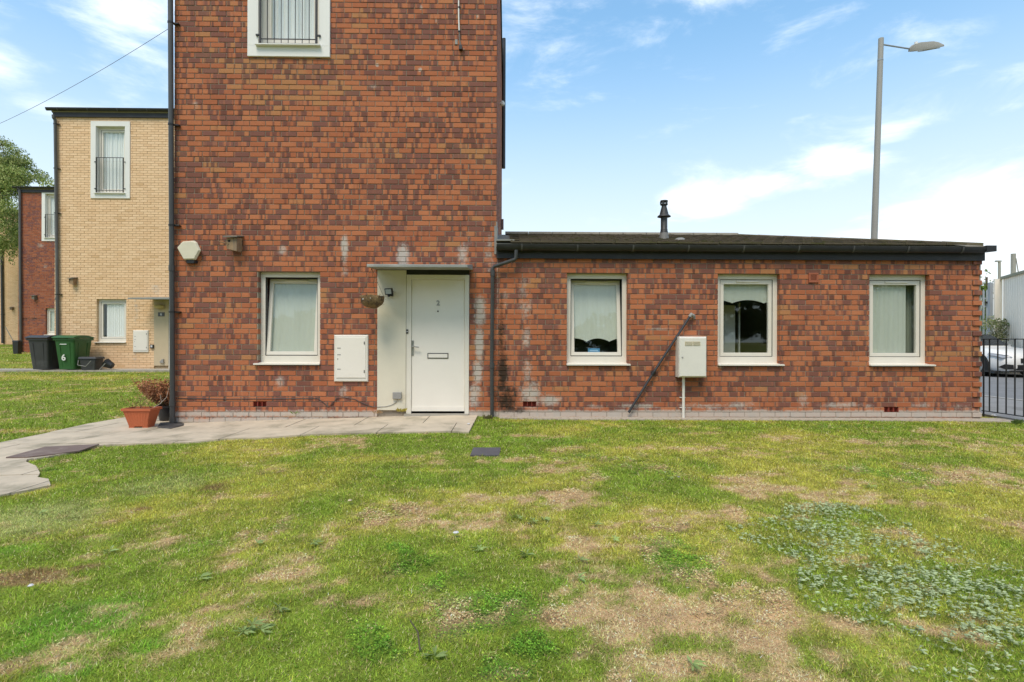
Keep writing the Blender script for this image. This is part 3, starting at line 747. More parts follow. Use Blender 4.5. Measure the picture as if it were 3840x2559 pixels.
# ---- layout of the near buildings
XL = P(652, 900).x; XR = P(1862, 700).x; XW = P(3679, 1200).x
zp = lambda px, py, Y=0: P(px, py, Y).z
E = lambda px0, px1, pz0, pz1, Y=0: (P(px0, (pz0+pz1)/2, Y).x, P(px1, (pz0+pz1)/2, Y).x, hz(P(px0, pz1, Y).z), hz(P(px0, pz0, Y).z))
def st(lst, Y=0): return [(P(a, b, Y).x, P(a, b, Y).z, rx/258*(Y+8)/8, rz/258*(Y+8)/8, s*1.2) for a, b, rx, rz, s in lst]
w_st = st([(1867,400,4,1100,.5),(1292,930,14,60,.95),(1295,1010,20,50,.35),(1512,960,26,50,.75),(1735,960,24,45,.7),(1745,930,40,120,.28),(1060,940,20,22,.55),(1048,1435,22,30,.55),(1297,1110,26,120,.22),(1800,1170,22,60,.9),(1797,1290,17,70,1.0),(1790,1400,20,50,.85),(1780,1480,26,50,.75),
    (1575,262,8,9,.7),(1790,60,8,12,.45),(1415,245,7,8,.9),(1635,75,4,12,.6),(1580,30,8,14,.4),(870,60,5,8,.3),(730,395,18,22,.35),(740,560,16,30,.3),(1290,1470,20,30,.5),(1000,1582,420,18,1.15),(800,1520,60,12,.25),(1615,370,16,14,.5),(1835,960,26,120,.35),(1400,325,24,10,.4)])
g_st = st([(1965,1080,26,60,.45),(1970,1160,30,60,.5),(1975,1260,22,60,.45),(1980,1390,22,50,.55),(1990,1480,45,50,.75),(2060,1500,50,22,.7),(2230,1528,60,12,.5),(2790,1520,60,18,.5),(3480,1522,90,16,.4),(2100,1360,14,60,.25),(2400,1524,90,10,.6),(2480,1235,110,7,.45),(2700,1375,14,9,.7),(2650,1523,120,13,.6),(3010,1500,26,40,.55),(3160,1520,90,16,.6),(3330,1040,10,9,.5),
    (2230,1010,8,8,.4),(3250,1525,60,12,.4),(2800,1553,3000,14,1.15),(1890,1120,30,60,.3),(3600,1530,70,20,.3),(2790,1040,12,12,.4),(2530,985,40,10,.3)])
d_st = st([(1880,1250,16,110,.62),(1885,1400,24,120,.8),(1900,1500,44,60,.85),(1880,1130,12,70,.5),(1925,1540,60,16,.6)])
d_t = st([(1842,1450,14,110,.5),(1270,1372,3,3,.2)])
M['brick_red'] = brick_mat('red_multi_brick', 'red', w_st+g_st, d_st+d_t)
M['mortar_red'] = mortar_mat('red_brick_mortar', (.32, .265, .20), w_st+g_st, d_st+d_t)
M['brick_buff'] = brick_mat('buff_brick', 'buff', st([(510,1165,14,55,.45),(585,1085,22,28,.4),(440,1085,8,12,.35),(508,1345,12,40,.4)], 9.2), [], z0=P(400, 1123, 9.2).z)
M['brick_far'] = brick_mat('dark_red_brick', 'redfar', st([(150,920,20,12,.4),(170,1000,12,20,.3)], 18.2), st([(110,1195,50,7,.5)], 18.2))

# ---- tower
tower = thing('brick_house', 'tall narrow red brick house with white front door and hanging basket', 'house', (XL, 0, 0))
o1 = E(968, 1200, 1018, 1366)
surr = (P(931, 150).x, P(1239, 150).x, P(1080, 216).z)
o2 = (surr[0]+.03, surr[1]-.03, hz(surr[2]+.05), hz(surr[2]+2.40-.05))
od = (P(1415, 1200).x, P(1760, 1200).x, -1, hz(P(1500, 1006).z))
air1 = E(949, 999, 1513, 1531); air1 = (air1[0], air1[1], air1[2], air1[2]+CH)
TOP = 8.25
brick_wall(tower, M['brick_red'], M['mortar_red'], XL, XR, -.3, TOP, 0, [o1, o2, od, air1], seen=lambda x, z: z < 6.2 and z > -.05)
# side and rear walls with brick coursing
def side_walls(house, x0, x1, Y0, Y1, z0, z1, mb, mm, zref=ZH):
    w = MB(); w.box((x0+.002, Y0+.11, z0), (x0+.1, Y1, z1)).box((x1-.1, Y0+.11, z0), (x1-.0062, Y1, z1)).box((x0+.1, Y1-.1, z0), (x1-.1, Y1, z1)).box((x0+.1, Y0+.3, z1-.1), (x1-.1, Y1-.1, z1))
    s = w.build('side_wall', mm, house)
    st_ = MB(); k0 = math.floor((z0-zref)/CH); k1 = math.ceil((z1-zref)/CH)
    for k in range(k0, k1):
        za, zb = zref+k*CH+.005, zref+(k+1)*CH-.005
        if zb > z1: continue
        a = Y0+.105 + (BW*.5 if k % 2 else 0)
        if k % 2: st_.box((x1-.05, Y0+.105, za), (x1, a-.01, zb))
        while a < Y1:
            st_.box((x1-.05, a, za), (x1, min(a+.215, Y1), zb)); a += BW
    st_.build('brickwork', mb, s)['kind'] = 'stuff'
    return s
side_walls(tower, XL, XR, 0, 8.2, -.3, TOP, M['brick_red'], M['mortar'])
rf = MB().box((XL-.05, -.08, TOP), (XR+.03, 8.3, TOP+.12)).prism([(-.05, TOP+.12), (4.1, TOP+.95), (8.3, TOP+.12)], 'x', XL, XR).build('roof', M['fascia'], tower)
window(tower, *o1, 0, 'pinkblind', tilt=R(6.5), sill=(-.045, .0))
surround_window(tower, surr[0], surr[1], surr[2], surr[2]+2.40, 0)
def airbrick(house, o, Y=0):
    a, b, c, d = o; v = MB().box((a, Y+.06, c), (b, Y+.09, d)).build('air_vent', M['clayred'], house)
    n = 4
    for i in range(n):
        xx = a+(b-a)*i/(n-1); MB().box((xx-.004, Y+.003, c+.006), (xx+.004, Y+.06, d-.006)).build('slat', M['clayred'], v)
airbrick(tower, air1)
# door, panel, canopy
px0, px1, dz1 = P(1415, 1200).x, P(1523, 1200).x, P(1500, 1014).z
ds = P(1640, 1555).z
MB().cbox((px0+.002, -.012, P(1450, 1539).z), (px1, .1, dz1), .004).build('render_panel', M['cream'], tower)
B((px0, .03, -.3), (od[1], .09, P(1450, 1539).z-.002)).build('panel_base', M['mortar'], tower)
f0, f1, fz = px1+.002, P(1759, 1200).x, P(1640, 1031).z
fr = MB(); fr.cbox((f0, .0, ds), (f0+.072, .08, fz)).cbox((f1-.062, .0, ds), (f1, .08, fz)).cbox((f0+.072, .001, fz-.07), (f1-.062, .08, fz))
fr = fr.build('door_frame', M['upvc'], tower)
B((f0, .03, fz), (f1, .1, dz1+.05)).build('soffit_shade', M['black'], tower)  # dark box paints the shade in the soffit recess above the door
B((f0-.02, -.05, ds-.06), (f1+.0, .06, ds+.012)).build('door_step', M['concrete'], tower)
dr = MB().cbox((f0+.074, .022, ds+.045), (f1-.064, .066, fz-.072), .004).build('door', M['door'], tower)
B((f0+.072, .03, ds+.012), (f1-.062, .07, ds+.043)).build('weather_bar', M['rail'], dr)
B((f0+.076, .012, ds+.046), (f1-.066, .0215, ds+.11)).build('kick_board', M['door'], dr)
def prect(px_a, px_b, py_a, py_b, y0, y1): a = P(px_a, py_b, y0); b = P(px_b, py_a, y0); return (a.x, y0, a.z), (b.x, y1, b.z)
lb = prect(1603, 1681, 1325, 1345, .014, .023)
MB().ring(lb[0][0], lb[1][0], lb[0][2], lb[1][2], .009, .012, .023).build('letterbox_frame', M['black'], dr)
MB().cbox((lb[0][0]+.01, .0165, lb[0][2]+.01), (lb[1][0]-.01, .0225, lb[1][2]-.01)).build('letterbox_flap', M['door'], dr)
hp = prect(1543, 1551.5, 1277, 1335, .012, .0225)
hb = MB().cbox(hp[0], hp[1], .002).build('handle', M['steel'], dr, bevel=.002)
MB().tube([P(1547, 1300, .012), P(1547, 1300, -.035), P(1553, 1300, -.042), P(1571, 1303.5, -.036)], .0095, 8).build('lever', M['steel'], hb, smooth=True)
MB().tube([P(1642, 1168, .0218), P(1642, 1168, .012)], .011, 12).build('spyhole', M['black'], dr, smooth=True)
def text(body, size, loc, mt, parent, name, rotx=90, ext=.002, rotz=0, bold=.0):
    cu = bpy.data.curves.new(name, 'FONT'); cu.body = body; cu.size = size; cu.align_x = 'CENTER'; cu.align_y = 'CENTER'; cu.extrude = ext; cu.offset = bold
    tmp = bpy.data.objects.new(name+'_curve', cu); COL.objects.link(tmp); bpy.context.view_layer.update(); me = bpy.data.meshes.new_from_object(tmp.evaluated_get(bpy.context.evaluated_depsgraph_get())); bpy.data.objects.remove(tmp); me.materials.clear(); me.materials.append(mt); me.name = name
    o = bpy.data.objects.new(name, me); COL.objects.link(o); o.parent = parent
    o.location = fx(loc) - WL[parent.name]; o.rotation_euler = (R(rotx), 0, R(rotz)); WL[o.name] = fx(loc).copy(); return o
text('2', .10, P(1643, 1138, .0195), M['greybox'], dr, 'house_number', bold=.003)
cL, cR = P(1375, 997, -.6).x, P(1753, 997, -.6).x
zt, zb_ = P(1500, 991.5, -.6).z, P(1500, 1002.5, -.6).z
cn_ = MB(); cn_.add([(cL, -.6, zb_), (cR, -.6, zb_), (cR+.035, -.002, dz1+.006), (px0-.03, -.002, dz1+.006), (cL, -.6, zt), (cR, -.6, zt), (cR+.035, -.002, dz1+.085), (px0-.03, -.002, dz1+.085)], [(3,2,1,0),(4,5,6,7),(0,1,5,4),(1,2,6,5),(2,3,7,6),(3,0,4,7)])
cn_.build('canopy', M['canopy'], tower, bevel=.006)

# ---- wing
wing = thing('brick_bungalow', 'low single-storey red brick wing with three windows, black gutter and tiled roof', 'building', (XR, 0, 0))
w2, w3, w4 = E(2126, 2354, 1025, 1366), E(2692, 2925, 1026.5, 1369), E(3260, 3486, 1029, 1371)
air2, air3 = E(1961, 2011, 1517, 1531), E(3316, 3370, 1521, 1539)
air2 = (*air2[:2], air2[2], air2[2]+CH); air3 = (*air3[:2], air3[2], air3[2]+CH)
ZE = P(2500, 971, -.04).z
brick_wall(wing, M['brick_red'], M['mortar_red'], XR+.001, XW, -.3, ZE+.05, 0, [w2, w3, w4, air2, air3], seen=lambda x, z: z > -.05, quoin=True)
B((XR+.1, 5.0, -.3), (XW, 5.1, ZE)).box((XW-.1, .1, -.3), (XW, 5.0, ZE)).build('side_wall', M['brick_red'], wing)
window(wing, *w2, 0, 'scallop', tilt=R(6.5), sill=(.0, .03))
window(wing, *w3, 0, 'short', sill=(.0, .045))
window(wing, *w4, 0, 'right', sill=(.0, .06))
airbrick(wing, air2); airbrick(wing, air3)
va, vb = prect(3034, 3070, 1024, 1060, -.02, .01)
vt = MB().ring(va[0], vb[0], va[2], vb[2], .028, -.02, .01).box((va[0]+.02, -.006, va[2]+.02), (vb[0]-.02, .01, vb[2]-.02)).build('wall_vent', M['clay'], wing)
for i in range(5):
    zz = va[2]+.03+i*(vb[2]-va[2]-.06)/5; MB().box((va[0]+.028, -.014, zz), (vb[0]-.028, -.007, zz+.008)).build('slat', M['clay'], vt)
fxr = P(3694, 970, -.05).x
B((XR+.004, -.05, ZE-.005), (fxr, -.015, ZE+.20)).build('fascia', M['fascia'], wing)
B((XR+.004, -.015, ZE+.003), (fxr-.01, .12, ZE+.02)).build('soffit', M['fascia'], wing)
zg = P(2500, 914, -.17).z
gt = gutter(wing, XR+.006, P(3700, 930, -.17).x, -.17, zg, sp=.797)
ge = MB(); gx_a = P(3700, 930, -.17).x+.001
ge.prism([(gx_a, -.17), (gx_a, -.054), (gx_a+.10, -.054), (P(3738, 915, -.17).x, -.17)], 'z', zg-.085, zg+.001); ge.build('gutter_end', M['gutter'], gt)
B((XR+.05, -.054, zg-.006), (fxr+.03, -.040, zg+.004)).build('eaves_tray', mat('pale_eaves_tray', (.45, .42, .36), .8, .15, 9), wing)
# roof: front slope, hip end, rear slope
t_ = .236; RY = 2.55; ze = zg+.0; y0_ = -.13; yr = RY; xe = fxr-.02; xh = xe-(yr-y0_)*1.0
zr = ze+(yr-y0_)*t_
rm = MB().add([(XR+.0, y0_, ze), (xe, y0_, ze), (xh, yr, zr), (XR, yr, zr), (xe, 2*yr-y0_, ze), (XR, 2*yr-y0_, ze), (XR, y0_, ze-.05), (xe, y0_, ze-.05), (xe, 2*yr-y0_, ze-.05), (XR, 2*yr-y0_, ze-.05)],
    [(0,1,2,3),(1,4,2),(3,2,4,5),(0,6,7,1),(1,7,8,4),(4,8,9,5),(0,3,5,9,6)])
roof = rm.build('roof', M['ridge'], wing)
M['tile'] = mat('mossy_concrete_tile', (.115, .092, .06), .95, .2, 10, c2=(.075, .07, .022), thr=(.48, .66), bmp=.8)
tl = MB(); sl = math.sqrt(1+t_*t_); gau = .30; cov = .30
def tile_mesh():
    mb = MB(); n = math.atan(t_)
    w, l, th = cov-.006, .36, .022
    mb.box((-w/2, 0, 0), (w/2, l, th)); mb.box((-w/2, 0, th), (-w/2+.03, l, th+.012)); mb.box((-.012, 0, th), (.02, l, th+.006))
    mb.xf(Matrix.Rotation(n-.055, 4, 'X')); me = bpy.data.meshes.new('tile'); me.from_pydata(mb.v, [], mb.f); me.update(); return me
tme = tile_mesh()
for r in range(9):
    yy = y0_-.03 + r*gau*.93
    for c_ in range(26):
        xx = XR+.35+cov*c_+(.15 if r % 2 else 0)
        if xx+cov*.5 > xe-(yy+.30-y0_)+.12: continue
        o = link('tile', tme, M['tile'], roof, (xx+random.uniform(-.003, .003), yy, ze+(yy-y0_)*t_+.012+random.uniform(-.002, .003)))
x_ = XR+.12
while x_ < xh+.1:
    MB().prism([(yr+.11*math.cos(math.pi*i/6), zr+.0+.06*math.sin(math.pi*i/6)) for i in range(7)], 'x', x_, min(x_+.44, xh+.12)).build('ridge_tile', M['ridge'], roof); x_ += .45
for i in range(8):
    a = (i+.02)/8.3; b = (i+1)/8.3+.01; A = Vector((xe, y0_, ze)).lerp(Vector((xh, yr, zr)), a); Bq = Vector((xe, y0_, ze)).lerp(Vector((xh, yr, zr)), b)
    MB().tube([A+Vector((-.02, .06, .0)), Bq+Vector((-.02, .06, .004))], .055, 8).build('hip_tile', M['tile'], roof)
# lead flashing at the abutment
lf = MB(); fa = P(1857, 915, -.002); fb = P(1861, 845, -.002)
lf.box((XR-.03, -.006, zg-.14), (XR+.0, .0, P(1858, 848).z)).box((XR-.003, -.004, zg), (XR+.012, 2.5, P(1870, 845, 0).z+.05)).box((XR-.0, y0_-.03, ze+.03), (XR+.26, y0_+.5, ze+.05))
lf.build('flashing', M['lead'], wing)

# ---- the buff house, the darker red house and the last buff house
def far_house(name, label, Y, xl, bm, mm, zref, top, lower, upper, door=None, n=300, seen=None, w=4.7, depth=8.5, z_ground=0.0, kind='netr', unet='net'):
    h = thing(name, label, 'house', (xl, Y, z_ground)); ops = []
    snap = lambda z: zref + round((z-zref)/CH)*CH
    L = (lower[0], lower[1], snap(lower[2]), snap(lower[3])) if lower else None
    if L: ops.append(L)
    if upper: ops.append((upper[0]+.03, upper[1]-.03, snap(upper[2]+.05), snap(upper[3]-.05)))
    if door: ops.append(door)
    brick_wall(h, bm, mm, xl, xl+w, z_ground-.3, top, Y, ops, zref=zref, nobj=n, seen=seen)
    side_walls(h, xl, xl+w, Y, Y+depth, z_ground-.3, top, bm, mm, zref)
    if L: window(h, *L, Y, kind, sill=(-.05, .0))
    if upper: surround_window(h, *upper, Y, net=unet)
    B((xl-.02, Y-.06, top-.02), (xl+w, Y+.1, top+.16)).build('fascia', M['fascia'], h)
    g = gutter(h, xl-.16, xl+w, Y-.18, top+.24, sp=.9)
    MB().prism([(Y-.12, top+.20), (Y+depth/2, top+1.1), (Y+depth+.1, top+.20), (Y+depth+.1, top+.1), (Y-.05, top+.1)], 'x', xl-.05, xl+w).build('roof', M['ridge'], h)
    return h
Y2 = 9.2; p = lambda a, b: P(a, b, Y2)
zr2 = p(400, 1123).z
buff = far_house('brick_house', 'buff brick house with white framed upper window behind the wheelie bins', Y2, p(205, 900).x, M['brick_buff'], M['mortarb'], zr2, p(400, 440).z,
    (p(362, 1200).x, p(473, 1200).x, p(400, 1289).z, p(400, 1123).z), (p(342, 600).x, p(489, 600).x, p(400, 745).z, p(400, 456).z), (p(578, 1200).x, p(578, 1200).x+1.35, -1, zr2), seen=lambda x, z: x < p(655, 800).x, z_ground=gh(-14, Y2))
dpx = p(578, 1200).x
MB().cbox((dpx+.002, Y2-.012, p(600, 1372).z), (dpx+.44, Y2+.1, zr2-.01)).build('render_panel', M['yelpan'], buff)
B((dpx, Y2+.03, -.1), (dpx+1.35, Y2+.09, p(600, 1372).z-.002)).build('panel_base', M['mortarb'], buff)
fr = MB().cbox((dpx+.445, Y2, p(600, 1385).z), (dpx+1.348, Y2+.08, zr2-.01)).build('door', M['door'], buff)
text('6', .09, (dpx+.9, Y2-.002, p(600, 1180).z), M['greybox'], fr, 'house_number')
MB().add([(dpx-.40, Y2-.6, zr2-.03), (dpx+1.4, Y2-.6, zr2-.03), (dpx+1.42, Y2-.002, zr2-.008), (dpx-.04, Y2-.002, zr2-.008), (dpx-.40, Y2-.6, zr2+.01), (dpx+1.4, Y2-.6, zr2+.01), (dpx+1.42, Y2-.002, zr2+.07), (dpx-.04, Y2-.002, zr2+.07)],
    [(3,2,1,0),(4,5,6,7),(0,1,5,4),(1,2,6,5),(2,3,7,6),(3,0,4,7)]).build('canopy', M['canopy'], buff)
Y3 = 18.2; q = lambda a, b: P(a, b, Y3)
redh = far_house('brick_house', 'dark red brick house between the birch tree and the buff brick house', Y3, q(69, 900).x, M['brick_far'], M['mortar'], ZH+.3, q(100, 705).z+.0-.2,
    (q(171, 1200).x, q(171, 1200).x+.9, q(171, 1260).z, q(171, 1157).z), (q(158, 800).x, q(158, 800).x+1.2, q(160, 905).z, q(160, 715).z), seen=lambda x, z: x < q(205, 800).x, z_ground=gh(-23, Y3), kind='blind')
Y4 = 27.2; q4 = lambda a, b: P(a, b, Y4)
farb = far_house('brick_house', 'last buff brick house half hidden under the hanging foliage', Y4, q4(6, 900).x-2.4, M['brick_buff'], M['mortarb'], ZH+.6, 9.0, None, None, seen=lambda x, z: z < 4.4, n=300, w=6.5, z_ground=gh(-30, Y4))

# ------------------------------------------------------------------ rain pipes
def downpipe(label, pts, r, mt=None, clips=(), joints=(), yw=0.0, name='downpipe', cat='pipe', clipdir=1):
    t = thing(name, label, cat, pts[-1] if fx(pts[-1]).z < fx(pts[0]).z else pts[0])
    MB().tube(pts, r, 14).build('pipe', mt or M['pipe'], t, smooth=True)
    for c in clips:
        c = fx(c); MB().tube([c-Vector((0, 0, .012)), c+Vector((0, 0, .012))], r+.006, 14).box((c.x+clipdir*r*.6, c.y-.008+r*.6, c.z-.008), (c.x+clipdir*(r+.065), yw-.001, c.z+.008)).build('clip', M['iron'], t)
    for c in joints:
        c = fx(c); MB().tube([c-Vector((0, 0, .05)), c+Vector((0, 0, .03))], r+.007, 14).build('joint', mt or M['pipe'], t, smooth=True)
    return t
Yp = -.065; xt, xb_ = P(639, 100, Yp).x, P(647, 1500, Yp).x
line = lambda z: Vector((xt+(xb_-xt)*((6.0-z)/6.0), Yp, z))
zs = [P(640, y_, Yp).z for y_ in (85, 467, 845, 1170)]
downpipe('tall grey downpipe at the left edge of the tall red brick house', [line(8.3), line(4), line(-.10)], .034,
         clips=[line(z) for z in zs], joints=[line(P(640, 1003, Yp).z), line(P(648, 1510, Yp).z), line(-.03)])
a = P(1845, 1010, -.06)
downpipe('dark downpipe with a swan-neck bend below the left end of the gutter', [P(1936, 938, -.13), P(1935, 968, -.13), P(1930, 974, -.125), P(1854, 1000, -.07), P(1847, 1008, -.06), Vector((a.x, -.06, .9)), P(1845, 1566, -.06)], .027,
         clips=[], joints=[P(1847, 1022, -.06), P(1845, 1368, -.06)], clipdir=1)
Yb = Y2-.07
a = P(207, 480, Yb); b_ = P(216, 1380, Yb)
downpipe('grey downpipe on the left corner of the buff brick house', [P(200, 432, Y2-.13), P(201, 442, Y2-.13), P(207, 452, Yb), P(213, 900, Yb), P(217, 1385, Yb)], .045, mt=M['upipe'],
         clips=[P(207, 466, Yb), P(208, 632, Yb), P(210, 800, Yb), P(214, 1105, Yb)], joints=[P(214, 1120, Yb)], yw=Y2)
Yc = Y3-.08
downpipe('grey downpipe on the left corner of the dark red brick house', [P(64, 708, Y3-.15), P(74, 712, Yc), P(75, 900, Yc), P(78, 1326, Yc)], .05, mt=M['upipe'], clips=[], joints=[P(76, 1150, Yc)], yw=Y3)
Yd = Y4-.08
downpipe('dark downpipe on the last buff brick house under the tree', [P(5, 900, Yd), P(10, 1288, Yd)], .07, clips=[P(8, 1180, Yd)], yw=Y4)

# the dark rain pipe and white camera on the side of the tower
sp = thing('downpipe', 'dark rain pipe running down the right flank of the tall brick house', 'pipe', (XR+.07, 6.4, 4.0))
MB().tube([(XR+.06, 6.4, 9), (XR+.06, 6.4, P(1888, 632, 6.4).z)], .048, 10).build('pipe', M['black'], sp)
MB().box((XR+.002, 5.5, P(1884, 858, 5.5).z), (XR+.07, 5.65, P(1884, 822, 5.5).z)).build('vent_box', mat('brown_plastic', (.16, .09, .07), .6), sp)
sc_ = thing('security_light', 'small white lamp fixed high on the right flank of the tall house', 'light', (XR+.02, 3.2, P(1888, 388, 3.2).z))
zc = P(1888, 388, 3.2).z
MB().lathe([(.0, -.05), (.04, -.04), (.05, 0), (.03, .04), (0, .05)], (XR+.055, 3.2, zc), 12).build('lamp_head', M['surround'], sc_, smooth=True)
B((XR+.001, 3.18, zc-.02), (XR+.03, 3.25, zc+.02)).build('bracket', M['surround'], sc_)
# cable pole
pc = thing('cable_conduit', 'thin white conduit with black clips ending in a loose bracket on the upper brickwork', 'conduit', P(1720, 120, -.02))
MB().tube([P(1719, -250, -.03), P(1720, 60, -.03), P(1722, 120, -.03)], .010, 8).build('tube', M['surround'], pc, smooth=True)
MB().tube([P(1722, 120, -.03), P(1723, 150, -.035), P(1729, 178, -.04)], .009, 8).build('cable', mat('worn_grey_cable', (.16, .14, .12), .6), pc, smooth=True)
for yy in (28, 118): MB().tube([P(1721, yy-2, -.03), P(1721, yy+3, -.03)], .015, 8).box((P(1718, yy, -.02).x, -.02, P(1718, yy+2, 0).z), (P(1727, yy, 0).x, -.001, P(1718, yy-1, 0).z)).build('clip', M['iron'], pc)
MB().box((P(1722, 192, 0).x, -.06, P(1722, 192, 0).z), (P(1734, 192, 0).x, -.002, P(1722, 176, 0).z)).build('bracket', M['iron'], pc)
MB().box((P(1706, 168, 0).x, -.012, P(1706, 168, 0).z), (P(1716, 168, 0).x, -.001, P(1706, 150, 0).z)).tube([P(1738, 187, -.02), P(1741, 187, -.02)], .014, 8).build('patch', M['lead'], pc)

# ------------------------------------------------------------------ wall fittings
def hexagon(a):
    return a
al = thing('alarm_box', 'off-white hexagonal burglar alarm box with dark lens beside the tall grey downpipe', 'alarm box', P(708, 944, 0))
hx = [(664, 930), (684, 906), (728, 903), (738, 910), (752, 940), (733, 975), (690, 976)]
out = [(P(a_, b_, -.07).x, P(a_, b_, -.07).z) for a_, b_ in hx]; inn = [(P(a_+2, b_, -.0).x, P(a_, b_, -.0).z) for a_, b_ in hx]
cx_ = sum(v[0] for v in out)/7; cz_ = sum(v[1] for v in out)/7
mb = MB(); n = 7; front = [(cx_+(v[0]-cx_)*.90-.008, -.085, cz_+(v[1]-cz_)*.90) for v in out]
mb.add(front+[(v[0], -.055, v[1]) for v in out]+[(v[0], -.001, v[1]) for v in inn], [tuple(range(n))]+[(i, n+i, n+(i+1)%n, (i+1)%n) for i in range(n)]+[(n+i, 2*n+i, 2*n+(i+1)%n, n+(i+1)%n) for i in range(n)])
mb.build('cover', mat('alarm_cover', (.66, .61, .46), .5, .05, 6, c2=(.50, .46, .34), thr=(.6, .8)), al, bevel=.006)
a, b = prect(693, 732, 975, 987, -.07, -.005); MB().prism([(a[0], -.005), (a[0]+.02, -.065), (b[0]-.02, -.065), (b[0], -.005)], 'z', a[2], b[2]).build('lens', M['black'], al)
def birdbox(label, px_, py_, s, Y, mt=None):
    c = P(px_, py_, Y-.10); t = thing('bird_box', label, 'bird box', (c.x, Y, c.z), 'wooden bird boxes on the house fronts'); k = s
    f = MB().add([(c.x-.065*k, c.y-.05*k, c.z-.08*k), (c.x+.075*k, c.y-.05*k, c.z-.115*k), (c.x+.075*k, Y-.001, c.z-.115*k), (c.x-.065*k, Y-.001, c.z-.08*k), (c.x-.065*k, c.y-.05*k, c.z+.075*k), (c.x+.075*k, c.y-.05*k, c.z+.075*k), (c.x+.085*k, Y-.001, c.z+.10*k), (c.x-.06*k, Y-.001, c.z+.10*k)],
        [(3,2,1,0),(4,5,6,7),(0,1,5,4),(1,2,6,5),(2,3,7,6),(3,0,4,7)]).build('body', mt or M['wood'], t)
    MB().add([(c.x-.10*k, c.y-.09*k, c.z+.072*k), (c.x+.10*k, c.y-.09*k, c.z+.078*k), (c.x+.11*k, Y-.001, c.z+.115*k), (c.x-.09*k, Y-.001, c.z+.115*k), (c.x-.10*k, c.y-.09*k, c.z+.088*k), (c.x+.10*k, c.y-.09*k, c.z+.094*k), (c.x+.11*k, Y-.001, c.z+.131*k), (c.x-.09*k, Y-.001, c.z+.131*k)],
        [(3,2,1,0),(4,5,6,7),(0,1,5,4),(1,2,6,5),(2,3,7,6),(3,0,4,7)]).build('roof', M['woodg'], t)
    MB().tube([(c.x-.03*k, c.y-.052*k, c.z+.028*k), (c.x-.03*k, c.y-.03*k, c.z+.028*k)], .018*k, 12).build('entrance_hole', M['dark'], t)
    MB().tube([(c.x-.035*k, c.y-.045*k, c.z-.012*k), (c.x-.12*k, c.y-.15*k, c.z+.0)], .007*k, 6).build('perch', M['wood'], t)
    return t
birdbox('wooden bird box left of the ground floor window on the tall red brick house', 874, 914, 1.0, 0)
birdbox('wooden bird box on the buff brick house above the wheelie bins', 270, 1055, .95, Y2)
birdbox('small wooden bird box on the dark red brick house', 126, 1116, .9, Y3, M['woodg'])
birdbox('faint wooden bird box on the last buff house below the tree', 42, 1158, .9, Y4)

def meter_door(label, r, Y, tabs=True):
    a, b = prect(*r, Y-.03, Y-.001); t = thing('meter_box', label, 'meter box', (a[0], Y, a[2]))
    MB().cbox(a, (b[0], Y-.001, b[2]), .012).build('frame', M['box'], t)
    d = MB().cbox((a[0]+.035, Y-.040, a[2]+.055), (b[0]-.03, Y-.0305, b[2]-.03), .004).build('door', M['door'], t)
    if tabs:
        for f in (.19, .80): B((b[0]-.055, Y-.046, a[2]+(b[2]-a[2])*f-.0), (b[0]-.044, Y-.0405, a[2]+(b[2]-a[2])*f+.04)).build('hinge', M['black'], d)
        for f in (.26, .57, .71): B((a[0]+.05, Y-.0425, a[2]+(b[2]-a[2])*f), (a[0]+.10, Y-.0405, a[2]+(b[2]-a[2])*f+.012)).build('tab', M['greybox'], d)
        MB().tube([(a[0]+.058, Y-.0405, a[2]+(b[2]-a[2])*.485), (a[0]+.058, Y-.043, a[2]+(b[2]-a[2])*.485)], .007, 10).build('lock', M['black'], d)
    return t
meter_door('flush white meter cupboard on the brick wall left of the front door', (1252, 1380, 1257, 1432), 0)
meter_door('small white meter cupboard on the buff brick house', (498, 556, 1239, 1322), Y2)
# boxed gas meter on the wing
a, b = prect(2547, 2651, 1263, 1416, -.175, -.001)
gm = thing('gas_meter_box', 'projecting cream meter box between the first and second windows of the low wing', 'meter box', (a[0], 0, a[2]))
MB().cbox((a[0]-.001, -.165, a[2]), (b[0], -.001, b[2]), .012).build('case', M['box'], gm)
dd_ = MB().cbox((a[0]+.004, -.18, a[2]+.014), (b[0]-.01, -.166, b[2]-.018), .006).build('door', M['box'], gm)
for k in (0, 1):
    la, lb_ = prect(2569+k*30, 2597+k*29, 1281, 1297, -.183, -.18); lv = MB().box(la, (lb_[0], -.1805, lb_[2])).build('louvre_panel', mat('yellowed_plastic', (.55, .46, .26), .5), dd_)
    for i in range(4):
        zz = la[2]+.006+i*(lb_[2]-la[2])/4; B((la[0]+.004, -.188, zz), (lb_[0]-.004, -.1835, zz+.005)).build('slat', M['box'], lv)
MB().tube([P(2559, 1341, -.18), P(2559, 1341, -.184)], .012, 12).build('lock', M['greybox'], dd_)
mp = P(2564, 1417, -.06)
pp = MB().tube([(mp.x, -.05, a[2]), (mp.x, -.05, -.01)], .021, 10).build('service_pipe', M['box'], gm, smooth=True)
for yy in (1492, 1530):
    z_ = P(2564, yy, -.05).z; B((mp.x-.045, -.03, z_-.005), (mp.x+.035, -.001, z_+.005)).build('clip', M['surround'], pp)
